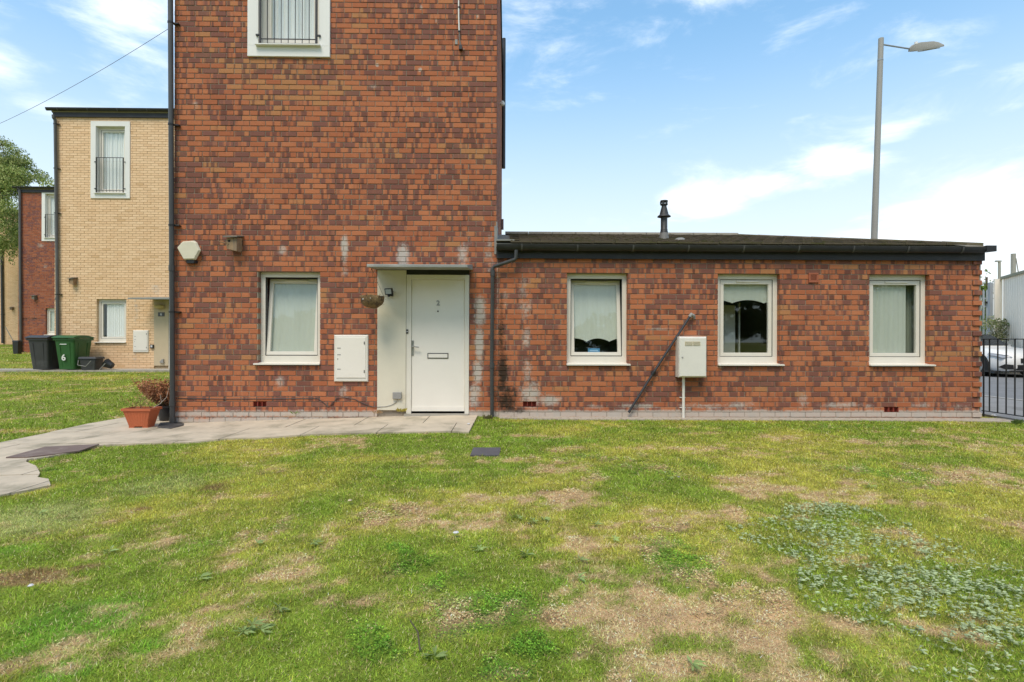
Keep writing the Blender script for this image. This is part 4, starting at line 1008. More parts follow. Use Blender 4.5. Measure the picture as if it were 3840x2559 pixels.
# diagonal waste pipe
wp = thing('waste_pipe', 'dark plastic waste pipe running diagonally down the low wing beside the meter box', 'pipe', P(2357, 1550, -.06))
MB().tube([P(2590, 1183, -.06), P(2448, 1402, -.055), P(2357, 1548, -.05)], .0185, 12).build('pipe', mat('grey_black_pipe', (.045, .043, .047), .4, .2, 8, c2=(.08, .075, .08), thr=(.5, .7)), wp, smooth=True)
MB().tube([P(2586, 1189, -.06), P(2592, 1179, -.06), P(2601, 1186, -.04), P(2602, 1189, -.001)], .026, 10).build('elbow', M['lead'], wp, smooth=True)
MB().tube([P(2453, 1394, -.055), P(2446, 1405, -.055)], .028, 12).box((P(2440, 1398, 0).x, -.05, P(2440, 1402, 0).z), (P(2456, 1398, 0).x, -.001, P(2440, 1394, 0).z)).build('collar', M['iron'], wp)
MB().tube([P(2602, 1180, -.02), P(2604, 1197, -.02)], .018, 10).build('tap_stub', M['greybox'], wp)

# floodlight, bell, junction box, cable
fl = thing('floodlight', 'small black floodlight on the cream panel beside the front door', 'floodlight', P(1468, 1102, -.02))
rot = Matrix.Translation(P(1457, 1094, -.10)) @ Matrix.Rotation(R(-20), 4, 'Z') @ Matrix.Rotation(R(14), 4, 'X')
MB().ring(-.058, .058, -.045, .045, .011, -.012, .022).box((-.05, .001, -.037), (.05, .02, .037)).xf(rot).build('case', M['black'], fl)
MB().box((-.047, -.008, -.034), (.047, .0, .034)).xf(rot).build('glass', M['flood'], fl)
MB().tube([P(1460, 1104, -.085), P(1470, 1110, -.05), P(1471, 1098, -.013)], .012, 8).box((P(1463, 1100, 0).x, -.05, P(1463, 1112, 0).z), (P(1476, 1100, 0).x, -.013, P(1463, 1092, 0).z)).build('bracket', M['black'], fl)
MB().lathe([(0, -.022), (.018, -.015), (.022, 0), (.015, .012), (0, .014)], P(1458, 1109, -.09), 12).build('sensor', M['black'], fl, smooth=True)
a, b = prect(1523, 1530.5, 1236, 1252, -.012, .0); bl = thing('doorbell', 'tiny black and white doorbell on the door frame', 'doorbell', (a[0], 0, a[2]))
MB().cbox(a, b, .003).build('case', M['black'], bl)
MB().tube([((a[0]+b[0])/2, -.012, (a[2]+b[2])/2), ((a[0]+b[0])/2, -.016, (a[2]+b[2])/2)], .008, 12).build('button', M['whiteprint'], bl)
jb = thing('junction_box', 'grey cable junction box low on the cream panel', 'junction box', P(1488, 1485, -.02))
a, b = prect(1472, 1504, 1472, 1497, -.05, -.013); MB().cbox(a, b, .004).build('case', M['greybox'], jb)
MB().tube([P(1488, 1495, -.03), P(1490, 1500, -.03), P(1484, 1510, -.02), P(1468, 1520, -.016), P(1448, 1525, -.016), P(1414, 1527, -.016)], .0045, 6).build('cable', M['greybox'], jb, smooth=True)
wc = thing('wall_cable', 'thin black cable sagging along the bottom of the tall house wall', 'cable', P(1000, 1497, 0))
MB().tube([P(660, 1494, -.008), P(850, 1497, -.008), P(1050, 1496, -.008), P(1190, 1494, -.008), P(1212, 1510, -.008), P(1229, 1526, -.008), P(1245, 1517, -.008), P(1263, 1495, -.008), P(1290, 1490, -.008), P(1330, 1498, -.008), P(1365, 1515, -.008), P(1400, 1527, -.008), P(1416, 1527, -.014)], .005, 6).build('cable', M['iron'], wc, smooth=True)
jb2 = thing('junction_box', 'small black box beside the meter cupboard of the buff house', 'junction box', P(568, 1300, Y2)); a, b = prect(562, 575, 1293, 1307, Y2-.05, Y2-.001); MB().cbox(a, b, .005).build('case', M['black'], jb2)
MB().cbox((a[0]+.02, Y2-.054, a[2]+.03), (b[0]-.03, Y2-.0505, b[2]-.02), .002).build('label_plate', M['litterw'], jb2)
jb3 = thing('outdoor_socket', 'grey outlet low on the panel by the buff house door', 'socket', P(604, 1353, Y2)); a, b = prect(599, 612, 1347, 1359, Y2-.06, Y2-.013); MB().prism([(a[0]-.02, a[2]), (b[0], a[2]-.03), (b[0], b[2]), (a[0]+.05, b[2]-.02)], 'y', Y2-.06, Y2-.0125).build('case', M['greybox'], jb3)
dl = thing('porch_light', 'yellowed oval porch light under the canopy of the buff house', 'light', P(600, 1153, Y2)); c = P(600, 1152, Y2-.05)
MB().lathe([(0, -.06), (.06, -.055), (.12, -.02), (.135, .03), (.10, .07), (0, .085)], (c.x, Y2-.13, c.z), 16).xf(Matrix.Translation((c.x, Y2-.013, 0)) @ Matrix.Diagonal((1.15, .8, 1, 1)) @ Matrix.Translation((-c.x, -(Y2-.013), 0))).build('cover', M['bulb'], dl, smooth=True)
a, b = prect(592, 616, 1172, 1187, Y2-.03, Y2-.013); npl = thing('number_plate', 'dark plaque with the number 6 beside the buff house door', 'sign', (a[0], Y2, a[2])); o = MB().cbox(a, b, .004).build('plate', M['cover'], npl)
text('6', .11, ((a[0]+b[0])/2, Y2-.032, (a[2]+b[2])/2), M['whiteprint'], npl, 'number', bold=.001)

# window sticker
st_ = thing('window_sticker', 'small blue sticker inside the bottom of the first window of the low wing', 'sticker', P(2226, 1315, .14))
a, b = prect(2205, 2249, 1307, 1325.5, .136, .138); o = B(a, b).build('card', M['sticker'], st_)
a2, b2 = prect(2212, 2242, 1314, 1317.5, .134, .1355); MB().box(a2, b2).build('print', M['stick2'], st_)

# hanging basket
hb_ = thing('hanging_basket', 'dry coir hanging basket on chains under the door canopy', 'hanging basket', P(1397, 1160, -.35))
c = P(1397, 1112, -.35); n = 26; mb = MB(); prof = [(.02, -.155), (.08, -.148), (.125, -.12), (.155, -.07), (.165, 0), (.150, .004), (.0, -.02)]
k0 = len(mb.v)
mb.lathe(prof, c, n)
mb.v = [(x+random.uniform(-.006, .006), y+random.uniform(-.006, .006), z+random.uniform(-.008, .008)) for x, y, z in mb.v]
mb.build('bowl', M['coir'], hb_, smooth=True)
tw = MB()
for i in range(60):
    a_ = random.random()*6.28; r_ = random.uniform(.04, .16); q0 = c+Vector((math.cos(a_)*r_, math.sin(a_)*r_, -.01)); tw.tube([q0, q0+Vector((random.uniform(-.05, .05), random.uniform(-.05, .05), random.uniform(.0, .045)))], .0022, 3)
for i in range(40):
    a_ = random.random()*6.28; r_ = .16; z_ = random.uniform(-.12, 0); q0 = c+Vector((math.cos(a_)*r_*(1+z_*2.0), math.sin(a_)*r_*(1+z_*2.), z_)); tw.tube([q0, q0+Vector((math.cos(a_)*.03, math.sin(a_)*.03, random.uniform(-.04, .01)))], .002, 3)
o = tw.build('dead_plants', mat('straw', (.30, .23, .11), .9, .3, 30), hb_); o['kind'] = 'stuff'
hook = Vector((P(1394, 1006, -.40).x, -.40, zb_+.005))
for a_ in (R(185), R(-10), R(90)): MB().tube([hook, c+Vector((math.cos(a_)*.16, math.sin(a_)*.16, .0))], .0028, 5).build('chain', M['woodg'], hb_)
MB().tube([hook+Vector((0, 0, .012)), hook-Vector((0, 0, .02))], .005, 6).build('hook', M['iron'], hb_)
for k_, (dx_, dz_) in enumerate(((-.09, -.05), (.01, -.035))): MB().lathe([(0, -.012), (.012, 0), (0, .012)], c+Vector((dx_, -.155, dz_)), 8).build('pale_seed_head', M['litterw'], hb_)

# ------------------------------------------------------------------ roof fittings
yf_ = 1.0; fb_ = P(2490, 903, yf_); sc1 = (yf_+8)/2064
fz = lambda y_: P(2490, y_, yf_).z
flu = thing('flue', 'black boiler flue with conical rain skirt on the low tiled roof', 'flue', (fb_.x, yf_, fz(903)))
prof = [(20, 910), (17, 893), (15.5, 875), (14.5, 874), (14, 868), (13, 867), (13, 861), (12.2, 860), (12.2, 815)]
MB().lathe([(r*sc1, fz(y_)-fz(903)) for r, y_ in prof[3:]], (fb_.x, yf_, fz(903)), 24).build('pipe', M['flue'], flu, smooth=True)
MB().lathe([(r*sc1, fz(y_)-fz(903)) for r, y_ in ((22, 912), (18, 893), (14, 873))], (fb_.x, yf_, fz(903)), 24).build('base_flashing', M['fluebase'], flu, smooth=True)
MB().lathe([(r*sc1, fz(y_)-fz(903)) for r, y_ in ((13, 817), (25, 814), (24, 811), (17, 806), (9.5, 776), (9, 772), (13.5, 770), (13.5, 766))], (fb_.x, yf_, fz(903)), 24).build('rain_skirt', M['flue'], flu, smooth=True)
for k_ in range(5):
    a_ = k_*2*math.pi/5+.3; MB().tube([(fb_.x+math.cos(a_)*12*sc1, yf_+math.sin(a_)*12*sc1, fz(767)), (fb_.x+math.cos(a_)*12*sc1, yf_+math.sin(a_)*12*sc1, fz(757))], .014, 6).build('cowl_strut', M['flue'], flu)
MB().lathe([(12.5*sc1, fz(759)-fz(903)), (14.5*sc1, fz(757)-fz(903)), (14*sc1, fz(753)-fz(903)), (0.1*sc1, fz(751)-fz(903))], (fb_.x, yf_, fz(903)), 24).build('cowl', M['flue'], flu, smooth=True)
v_ = P(2550, 906, .55); rv = thing('roof_vent', 'low rounded grey vent on the tiled roof beside the flue', 'vent', v_)
MB().lathe([(.0, .055), (.05, .052), (.085, .03), (.095, .0), (.095, -.04)][::-1], v_, 18).build('hood', M['lead'], rv, smooth=True)
B((v_.x-.04, v_.y-.1, v_.z-.02), (v_.x+.04, v_.y-.02, v_.z+.01)).build('mouth', M['dark'], rv)

# ------------------------------------------------------------------ street lamp
D = 14.3; YL = D-8; lb_ = P(3278, 900, YL); lt = P(3304, 145, YL)
lam = thing('street_lamp', 'tall pale street lamp column behind the low wing with its arm to the right', 'street lamp', (lb_.x-.03, YL, 0))
dirl = (lt-lb_)/(lt.z-lb_.z); bot = lb_-dirl*(lb_.z+.02); kn = lb_.lerp(lt, (P(3296, 226, YL).z-lb_.z)/(lt.z-lb_.z))
MB().tube([bot, bot+dirl*1.6], .115, 14).tube([bot+dirl*1.6, kn, lt], [.085, .066, .064], 14).build('column', M['lamp'], lam, smooth=True)
MB().tube([kn-dirl*.02, kn+dirl*.02], .071, 14).build('collar', M['rail'], lam)
a0 = P(3306, 167, YL); a1 = P(3412, 184, YL+.28)
MB().tube([a0, a1], .021, 8).build('arm', M['rail'], lam, smooth=True)
hd = (P(3530, 171, YL+.10)-P(3412, 190, YL+.28)); L_ = hd.length; hx_ = hd.normalized(); hy_ = Vector((0, 0, 1)).cross(hx_).normalized(); rl_ = Matrix.Rotation(R(24), 3, hx_); hy_ = rl_ @ hy_; hz_ = hx_.cross(hy_)
def hp_(u, v, w): return P(3412, 188, YL+.28) + hx_*u + hy_*v + hz_*w
mb = MB(); secs = [(-.02, .05, -.04, .05), (.06, .11, -.05, .11), (.22, .165, -.06, .145), (.5, .17, -.06, .12), (L_*.85, .14, -.055, .08), (L_+.04, .07, -.045, .0)]
for (u, w_, zl, zu) in secs: mb.v += [tuple(hp_(u, a_, b_)) for a_, b_ in ((-w_, zl), (-w_, zl+.03), (-w_*.55, zu), (w_*.55, zu), (w_, zl+.03), (w_, zl))]
for i in range(len(secs)-1):
    for j in range(6): mb.f.append((i*6+j, i*6+(j+1)%6, (i+1)*6+(j+1)%6, (i+1)*6+j))
mb.f += [tuple(range(6))[::-1], tuple(range(30, 36))]
hd_ = mb.build('lamp_head', M['lamp'], lam, smooth=True)
mb = MB(); mb.add([hp_(.24, -.125, -.066), hp_(.24, .125, -.066), hp_(L_*.92, .09, -.06), hp_(L_*.92, -.09, -.06), hp_(.24, -.125, -.085), hp_(.24, .125, -.085), hp_(L_*.92, .09, -.075), hp_(L_*.92, -.09, -.075)], [(0,1,2,3),(7,6,5,4),(0,4,5,1),(1,5,6,2),(2,6,7,3),(3,7,4,0)]).build('lens', M['lens'], hd_)
MB().box((0, 0, 0), (0.01, .01, .01)).v
cc = hp_(.13, 0, .14); MB().lathe([(.04, -.03), (.04, .03), (.0, .045)], cc, 10).build('photocell', M['surround'], hd_)

# ------------------------------------------------------------------ garden items
fl_c = G(525, 1609); gz = gh(fl_c.x, fl_c.y)+.012
xa, xb2 = P(484, 1609, fl_c.y).x, P(552, 1609, fl_c.y).x; ta, tb = P(463, 1540, fl_c.y).x, P(570, 1540, fl_c.y).x; zt_ = P(525, 1532, fl_c.y).z
pl = thing('planter', 'rectangular terracotta coloured planter with dead stems on the paving', 'planter', (fl_c.x, fl_c.y, gz))
yy0, yy1 = fl_c.y, fl_c.y+.20
def frustum(m, x0, x1, y0, y1, z0, X0, X1, Y0, Y1_, z1): return m.add([(x0,y0,z0),(x1,y0,z0),(x1,y1,z0),(x0,y1,z0),(X0,Y0,z1),(X1,Y0,z1),(X1,Y1_,z1),(X0,Y1_,z1)], [(0,3,2,1),(4,5,6,7),(0,1,5,4),(1,2,6,5),(2,3,7,6),(3,0,4,7)])
bd = frustum(MB(), xa, xb2, yy0, yy1-.04, gz+.02, ta+.012, tb-.012, yy0-.03, yy1, zt_-.035)
frustum(bd, xa+.04, xb2-.04, yy0+.01, yy1-.05, gz+.021, xa+.04, xb2-.04, yy0+.01, yy1-.05, gz+.022)
bd.build('body', M['terra'], pl, bevel=.008)
for s in (xa+.03, xb2-.03): MB().box((s-.035, yy0+.002, gz), (s+.035, yy1-.05, gz+.024)).build('foot', M['terra'], pl)
MB().ring(ta-.006, tb+.006, -(yy1+.014), -(yy0-.044), .022, zt_-.035, zt_).xf(Matrix(((1, 0, 0, 0), (0, 0, -1, 0), (0, 1, 0, 0), (0, 0, 0, 1)))).build('rim', M['terra'], pl)
n_r = 9
for i in range(n_r):
    f = (i+.5)/n_r; MB().add([(xa+(xb2-xa)*f-.004, yy0-.002-.0, gz+.03), (xa+(xb2-xa)*f+.004, yy0-.002, gz+.03), (ta+(tb-ta)*f+.004, yy0-.032, zt_-.05), (ta+(tb-ta)*f-.004, yy0-.032, zt_-.05), (xa+(xb2-xa)*f-.004, yy0+.01, gz+.03), (xa+(xb2-xa)*f+.004, yy0+.01, gz+.03), (ta+(tb-ta)*f+.004, yy0-.02, zt_-.05), (ta+(tb-ta)*f-.004, yy0-.02, zt_-.05)], [(0,1,2,3),(0,4,5,1),(1,5,6,2),(3,2,6,7),(0,3,7,4)]).build('rib', M['terra'], pl)
B((ta+.015, yy0-.02, zt_-.03), (tb-.015, yy1-.01, zt_-.022)).build('soil', M['soil'], pl)
def stems(base, n, spread, h, r0, leaves=0, leafmat=None, parent=None, name='stems', lean=0, rad=.0022):
    mb = MB(); lv = MB()
    for i in range(n):
        q0 = fx(base) + Vector((random.uniform(-1, 1)*r0[0], random.uniform(-1, 1)*r0[1], 0)); a_ = random.random()*6.28; hh = h*random.uniform(.5, 1.1)
        pts = [q0]
        for s in range(3): pts.append(pts[-1]+Vector((math.cos(a_)*spread*hh/3+random.uniform(-.03, .03)*hh*2+lean*hh/3, math.sin(a_)*spread*hh/3+random.uniform(-.02, .02)*hh*2, hh/3)))
        mb.tube(pts, [rad, rad*.9, rad*.7, rad*.4], 4)
        for _ in range(leaves):
            t = random.uniform(.35, 1); k = min(int(t*3), 2); c = pts[k].lerp(pts[k+1], t*3-k)+Vector([random.uniform(-.035, .035) for _ in range(3)]); u = Vector([random.uniform(-1, 1) for _ in range(3)]).normalized(); v = u.orthogonal().normalized()
            L = random.uniform(.018, .038); w = L*.45
            lv.add([c-u*L*.5, c+v*w*.5, c+u*L*.5+v*.005, c-v*w*.5], [(0, 1, 2, 3)])
    o = mb.build(name, M['twig'], parent); o['kind'] = 'stuff'
    if lv.v: l_ = lv.build('dead_leaves', leafmat, parent); l_['kind'] = 'stuff'
M['dead'] = mat('brown_dead_leaves', (.46, .19, .08), .8, .35, 40, c2=(.22, .10, .05), thr=(.45, .6))
stems((fl_c.x, fl_c.y+.1, zt_-.03), 26, .6, .24, (.18, .08), 3, mat('dry_yellow_leaves', (.42, .28, .10), .8, .3, 40), pl)
bp = G(612, 1583); gz2 = gh(bp.x, bp.y)+.012; zt2 = P(612, 1520, bp.y+.1).z
pot = thing('plant_pot', 'round black pot holding a brown withered shrub beside the tall downpipe', 'plant pot', (bp.x, bp.y+.12, gz2))
r1, r2 = .11, .165; hh = zt2-gz2
MB().lathe([(r1, 0), (r1+.02, hh*.4), (r2-.02, hh*.86), (r2, hh*.87), (r2, hh), (r2-.012, hh), (r2-.014, hh-.03), (0.001, hh-.03)], (bp.x, bp.y+.12, gz2), 24).build('pot', M['black'], pot, smooth=True)
stems((bp.x-.03, bp.y+.12, zt2-.03), 90, .70, .40, (.08, .07), 60, M['dead'], pot, lean=-.22, rad=.0028)
bs = thing('bare_branch', 'pale bare branch leaning out of the terracotta planter towards the pot', 'branch', P(575, 1530, fl_c.y+.05))
MB().tube([P(572, 1532, fl_c.y+.08), P(600, 1515, fl_c.y+.05), P(625, 1490, fl_c.y+.1), P(633, 1455, fl_c.y+.12)], [.005, .004, .003, .002], 5).tube([P(606, 1508, fl_c.y+.05), P(600, 1480, fl_c.y+.07)], .0025, 4).build('branch', mat('pale_twig', (.42, .35, .28), .9), bs)
# covers
gp = [(p_.x, p_.y) for p_ in (G(590, 1608), G(600, 1590), G(655, 1585), G(690, 1592), G(688, 1600), G(640, 1612))]
flat_poly('tar_patch', gp, .018, .012, M['wet'], kind='structure')
cvp = [(p_.x, p_.y) for p_ in (G(22, 1722), G(170, 1682), G(372, 1672), G(300, 1697), G(190, 1711), G(104, 1721))]
mcv = thing('manhole_cover', 'worn brick-coloured inspection cover set in the path at the left', 'manhole cover', G(180, 1702))
mt_c = mat('brown_cover', (.17, .12, .10), .85, .15, 14, c2=(.24, .19, .16), thr=(.5, .7), bmp=.3)
flat_poly('plate', cvp, .020, .012, mt_c, mcv)
scv = thing('drain_cover', 'dark rectangular drain cover sunk in the front lawn', 'drain cover', G(1820, 1694))
flat_poly('plate', [(p_.x, p_.y) for p_ in SLABX[::-1]], .004, .02, M['cover'], scv)
mb = MB()
for i in range(4): mb = mb

# gravel strip bits and lawn litter
for (px_, py_, s, lab, mt_) in ((1951, 1556, .028, 'white round stone on the gravel below the low wing', M['litterw']), (3725, 1563, .035, 'crumpled white litter at the foot of the railing', M['litterw']), (1710, 2010, .016, 'grey white feather lying in the middle of the lawn', M['litterw']), (1312, 1888, .016, 'small pale leaf on the front lawn', mat('pale_leaf', (.6, .5, .3), .8)), (2545, 1798, .012, 'tiny grey pebble on the lawn in front of the low wing', M['lead']), (115, 2212, .012, 'small grey litter scrap on the lawn at far left', M['litterw']), (1757, 1596, .022, 'white scrap on the edge of the paving by the door', M['litterw'])):
    c = G(px_, py_); c.z = gh(c.x, c.y)+.02
    mb = MB().lathe([(.0, -.35*s), (.7*s, -.3*s), (s, 0), (.6*s, .35*s), (0, .4*s)], (0, 0, 0), 9)
    mb.v = [(a_*random.uniform(.7, 1.2)+c.x, b_*random.uniform(.7, 1.2)+c.y, q_*random.uniform(.7, 1.2)+c.z) for a_, b_, q_ in mb.v]
    tag(mb.build('stone' if 'stone' in lab or 'pebble' in lab else 'litter', mt_, loc=c), lab, 'stone' if 'stone' in lab or 'pebble' in lab else 'litter')
stk = MB().tube([G(1575, 2440), G(1572, 2440)+Vector((-.01, .03, .05)), G(1560, 2440)+Vector((-.03, .04, .09))], [.004, .003, .002], 5)
tag(stk.build('stick', M['bark'], loc=G(1575, 2440)), 'thin dark stick poking out of the lower lawn', 'stick')
wd = MB(); dpt = P(1640, 1548, -.06)
lv = MB()
for (cx0, cy0, n_, col_, nm) in ((1506, 1545, 26, (.40, .33, .06), 'yellowing weed growing at the foot of the cream door panel'), (1422, 1552, 14, (.45, .30, .16), 'dried brown leaf litter at the base of the cream panel'), (3810, 1590, 70, (.16, .22, .06), 'low leafy weed clump by the railing'), (1115, 1553, 10, (.18, .25, .06), 'small weed sprouting from the brick base near the air vent'), (1830, 1572, 40, (.20, .17, .07), 'scruffy dead weeds below the swan-neck downpipe')):
    t = MB(); c = G(cx0, cy0) if cy0 > 1560 else P(cx0, cy0, -.05)
    if cy0 <= 1560: c.y = -.05
    for i in range(n_):
        a_ = random.random()*6.28; L = random.uniform(.03, .09); w = L*.3; q0 = c+Vector((random.uniform(-.06, .06), random.uniform(-.03, .02), 0)); d_ = Vector((math.cos(a_)*.6, -abs(math.sin(a_))*.5, random.uniform(.3, 1))).normalized(); s_ = d_.cross(Vector((.3, 1, .2))).normalized()
        t.add([q0, q0+d_*L*.6+s_*w*.5, q0+d_*L, q0+d_*L*.6-s_*w*.5], [(0, 1, 2, 3)])
    tag(t.build('weed', mat('weed_leaf', col_, .8, .25, 30), loc=c), nm, 'weed')

# ------------------------------------------------------------------ bins
def wheelie(label, cx, cy, gz, body, label6=False, h=1.07, ajar=0):
    t = thing('wheelie_bin', label, 'wheelie bin', (cx, cy, gz), 'wheelie bins in front of the buff house'); w0, d0, w1, d1 = .23, .26, .29, .36; hb = .93
    m = MB(); secs = [(0.03, w0, d0), (hb*.5, (w0+w1)/2, (d0+d1)/2), (hb, w1, d1)]
    for z_, w_, d_ in secs:
        r_ = .05; pts = []
        for sx, sy, a0_ in ((1, -1, -90), (1, 1, 0), (-1, 1, 90), (-1, -1, 180)):
            for k in range(4):
                a_ = R(a0_+30*k); pts.append((cx+sx*(w_-r_)+r_*math.cos(a_), cy+sy*(d_-r_)+r_*math.sin(a_), gz+z_))
        m.v += pts
    n = 16
    for i in range(2):
        for j in range(n): m.f.append((i*n+j, i*n+(j+1)%n, (i+1)*n+(j+1)%n, (i+1)*n+j))
    m.f += [tuple(range(n))[::-1], tuple(range(2*n, 3*n))]
    bd = m.build('body', body, t, smooth=True)
    # recessed-looking ribs on the two faces in view
    for s in (-.5, .5):
        MB().add([(cx+s*w0*1.0-.012, cy-d0-.008, gz+.08), (cx+s*w0+.012, cy-d0-.008, gz+.08), (cx+s*w1*1.0+.012, cy-d1-.002, gz+.80), (cx+s*w1-.012, cy-d1-.002, gz+.80), (cx+s*w0-.012, cy-d0+.03, gz+.08), (cx+s*w0+.012, cy-d0+.03, gz+.08), (cx+s*w1+.012, cy-d1+.03, gz+.80), (cx+s*w1-.012, cy-d1+.03, gz+.80)], [(0,1,2,3),(0,4,5,1),(1,5,6,2),(3,2,6,7),(0,3,7,4)]).build('rib', body, bd)
        MB().add([(cx+w0+.008, cy+s*d0-.012, gz+.08), (cx+w0+.008, cy+s*d0+.012, gz+.08), (cx+w1+.002, cy+s*d1+.012, gz+.80), (cx+w1+.002, cy+s*d1-.012, gz+.80), (cx+w0-.03, cy+s*d0-.012, gz+.08), (cx+w0-.03, cy+s*d0+.012, gz+.08), (cx+w1-.03, cy+s*d1+.012, gz+.80), (cx+w1-.03, cy+s*d1-.012, gz+.80)], [(0,1,2,3),(0,4,5,1),(1,5,6,2),(3,2,6,7),(0,3,7,4)]).build('rib', body, bd)
    MB().box((cx-w1-.02, cy-d1-.02, gz+hb-.06), (cx+w1+.02, cy+d1+.02, gz+hb+.004)).build('rim', body, t, bevel=.012)
    ld = MB(); nx = 8; prof = []
    for k in range(nx+1):
        u = k/nx; prof.append((cy-d1-.055+(2*d1+.09)*u, gz+hb+.035+.065*math.sin(math.pi*min(1, u*1.05))**.7))
    ld.prism(prof+[(cy+d1+.035, gz+hb+.006), (cy-d1-.055, gz+hb+.006)], 'x', cx-w1-.035, cx+w1+.035)
    ld.build('lid', body, t, bevel=.012)
    MB().tube([(cx-.22, cy+d1+.09, gz+hb+.03), (cx+.22, cy+d1+.09, gz+hb+.03)], .016, 8).box((cx-.24, cy+d1, gz+hb), (cx-.20, cy+d1+.1, gz+hb+.04)).box((cx+.20, cy+d1, gz+hb), (cx+.24, cy+d1+.1, gz+hb+.04)).build('handle', body, t)
    for s in (-1, 1): MB().tube([(cx+s*(w0+.0), cy+d0-.02, gz+.10), (cx+s*(w0+.05), cy+d0-.02, gz+.10)], .10, 18).build('wheel', M['rubber'], t)
    if label6:
        text('6', .24, (cx-.03, cy-.335, gz+.37), M['whiteprint'], t, 'number', rotx=90+6, bold=.005, ext=.008)
        text('WIRRAL', .06, (cx-.06, cy-d1+.005, gz+.74), M['whiteprint'], t, 'print', rotx=90-5) if False else None
        MB().box((cx-.15, cy-.352, gz+.755), (cx+.06, cy-.30, gz+.775)).build('label_strip', M['whiteprint'], t)
    return t
gb = G(241, 1389); zb2 = gh(gb.x, gb.y+.3)+.02
YB = 8.55; zB = lambda x: gh(x, YB)+.025
wheelie('green wheelie bin with a white number 6', P(246, 1330, YB-.3).x, YB, zB(-12.5), M['bingreen'], True)
wheelie('charcoal black wheelie bin left of the green bin', P(146, 1330, YB-.3).x, YB+.0, zB(-13.2), M['binblack'])
c = P(330, 1388, YB-.25); g_ = zB(c.x)
cad = thing('food_caddy', 'small charcoal food waste caddy standing beside the green wheelie bin', 'caddy', (c.x, c.y, g_))
frustum(MB(), c.x-.19, c.x+.19, c.y, c.y+.28, g_, c.x-.23, c.x+.23, c.y-.03, c.y+.32, g_+.33).build('body', M['binblack'], cad, bevel=.02)
frustum(MB(), c.x-.26, c.x+.26, c.y-.06, c.y+.34, g_+.33, c.x-.24, c.x+.24, c.y-.04, c.y+.32, g_+.395).build('lid', M['binblack'], cad, bevel=.012)
MB().tube([(c.x-.24, c.y-.05, g_+.30), (c.x-.22, c.y-.10, g_+.16), (c.x, c.y-.09, g_+.12), (c.x+.14, c.y-.08, g_+.28)], .009, 6).build('handle', M['greybox'], cad, smooth=True)
c = P(408, 1386, YB-.1); tub = thing('tipped_tub', 'small dark tub tipped over on the concrete beside the food caddy', 'tub', (c.x, c.y, g_))
MB().lathe([(.09, 0), (.13, .2), (.14, .21), (.12, .2), (.08, .02)], (0, 0, 0), 16).xf(Matrix.Translation((c.x+.10, c.y, g_+.12)) @ Matrix.Rotation(R(-62), 4, 'Y')).build('tub', M['black'], tub, smooth=True)
MB().tube([(c.x-.20, c.y-.1, g_+.02), (c.x-.02, c.y-.12, g_+.20)], .012, 6).build('stick_handle', M['greybox'], tub)
fb = G(58, 1328); fbb = thing('waste_bin', 'narrow black bin standing on grass before the dark red house', 'bin', (fb.x, fb.y, gh(fb.x, fb.y)))
frustum(MB(), fb.x-.10, fb.x+.10, fb.y, fb.y+.2, fb.z, fb.x-.125, fb.x+.125, fb.y-.02, fb.y+.22, P(58, 1281, fb.y).z).build('body', M['black'], fbb)
frustum(MB(), fb.x-.135, fb.x+.135, fb.y-.03, fb.y+.23, P(58, 1281, fb.y).z, fb.x-.12, fb.x+.12, fb.y, fb.y+.2, P(58, 1277, fb.y).z).build('lid', M['black'], fbb)
ln = thing('leaning_pole', 'thin dark pole leaning over the narrow black bin', 'pole', G(49, 1300)); MB().tube([P(49, 1278, fb.y+.1), P(20, 1226, fb.y+.5)], .02, 6).build('pole', M['woodg'], ln)

# ------------------------------------------------------------------ railing
ra = Vector((P(3684, 1546, .3).x, .3, 0)); rb = Vector((7.36, -2.9, 0)); dr_ = (rb-ra).normalized()
rlg = thing('railing', 'black iron bar railing running forward from the corner of the low wing', 'railing', (ra.x, ra.y, 0))
ztop, zbot = P(3700, 1271, .2).z, .055
Lr = (rb-ra).length
def obar(p0, p1, w, h): 
    s = Vector((-dr_.y, dr_.x, 0))*w; return MB().add([p0-s, p1-s, p1+s, p0+s, p0-s+Vector((0, 0, h)), p1-s+Vector((0, 0, h)), p1+s+Vector((0, 0, h)), p0+s+Vector((0, 0, h))], [(0,3,2,1),(4,5,6,7),(0,1,5,4),(1,2,6,5),(2,3,7,6),(3,0,4,7)])
obar(ra+Vector((0, 0, ztop-.012)), rb+Vector((0, 0, ztop-.012)), .02, .012).build('top_rail', M['iron'], rlg)
obar(ra+Vector((0, 0, zbot)), rb+Vector((0, 0, zbot)), .015, .012).build('bottom_rail', M['iron'], rlg)
s = .12; 
while s < Lr:
    q_ = ra+dr_*s; MB().tube([(q_.x, q_.y, zbot-.0), (q_.x, q_.y, ztop-.006)], .0095, 8).build('bar', M['iron'], rlg); s += .135
# corner post foot so that the railing stands on the ground
for s in (.02, Lr-.02): q_ = ra+dr_*s; B((q_.x-.008, q_.y-.008, -.1), (q_.x+.008, q_.y+.008, ztop-.013)).build('post', M['iron'], rlg)

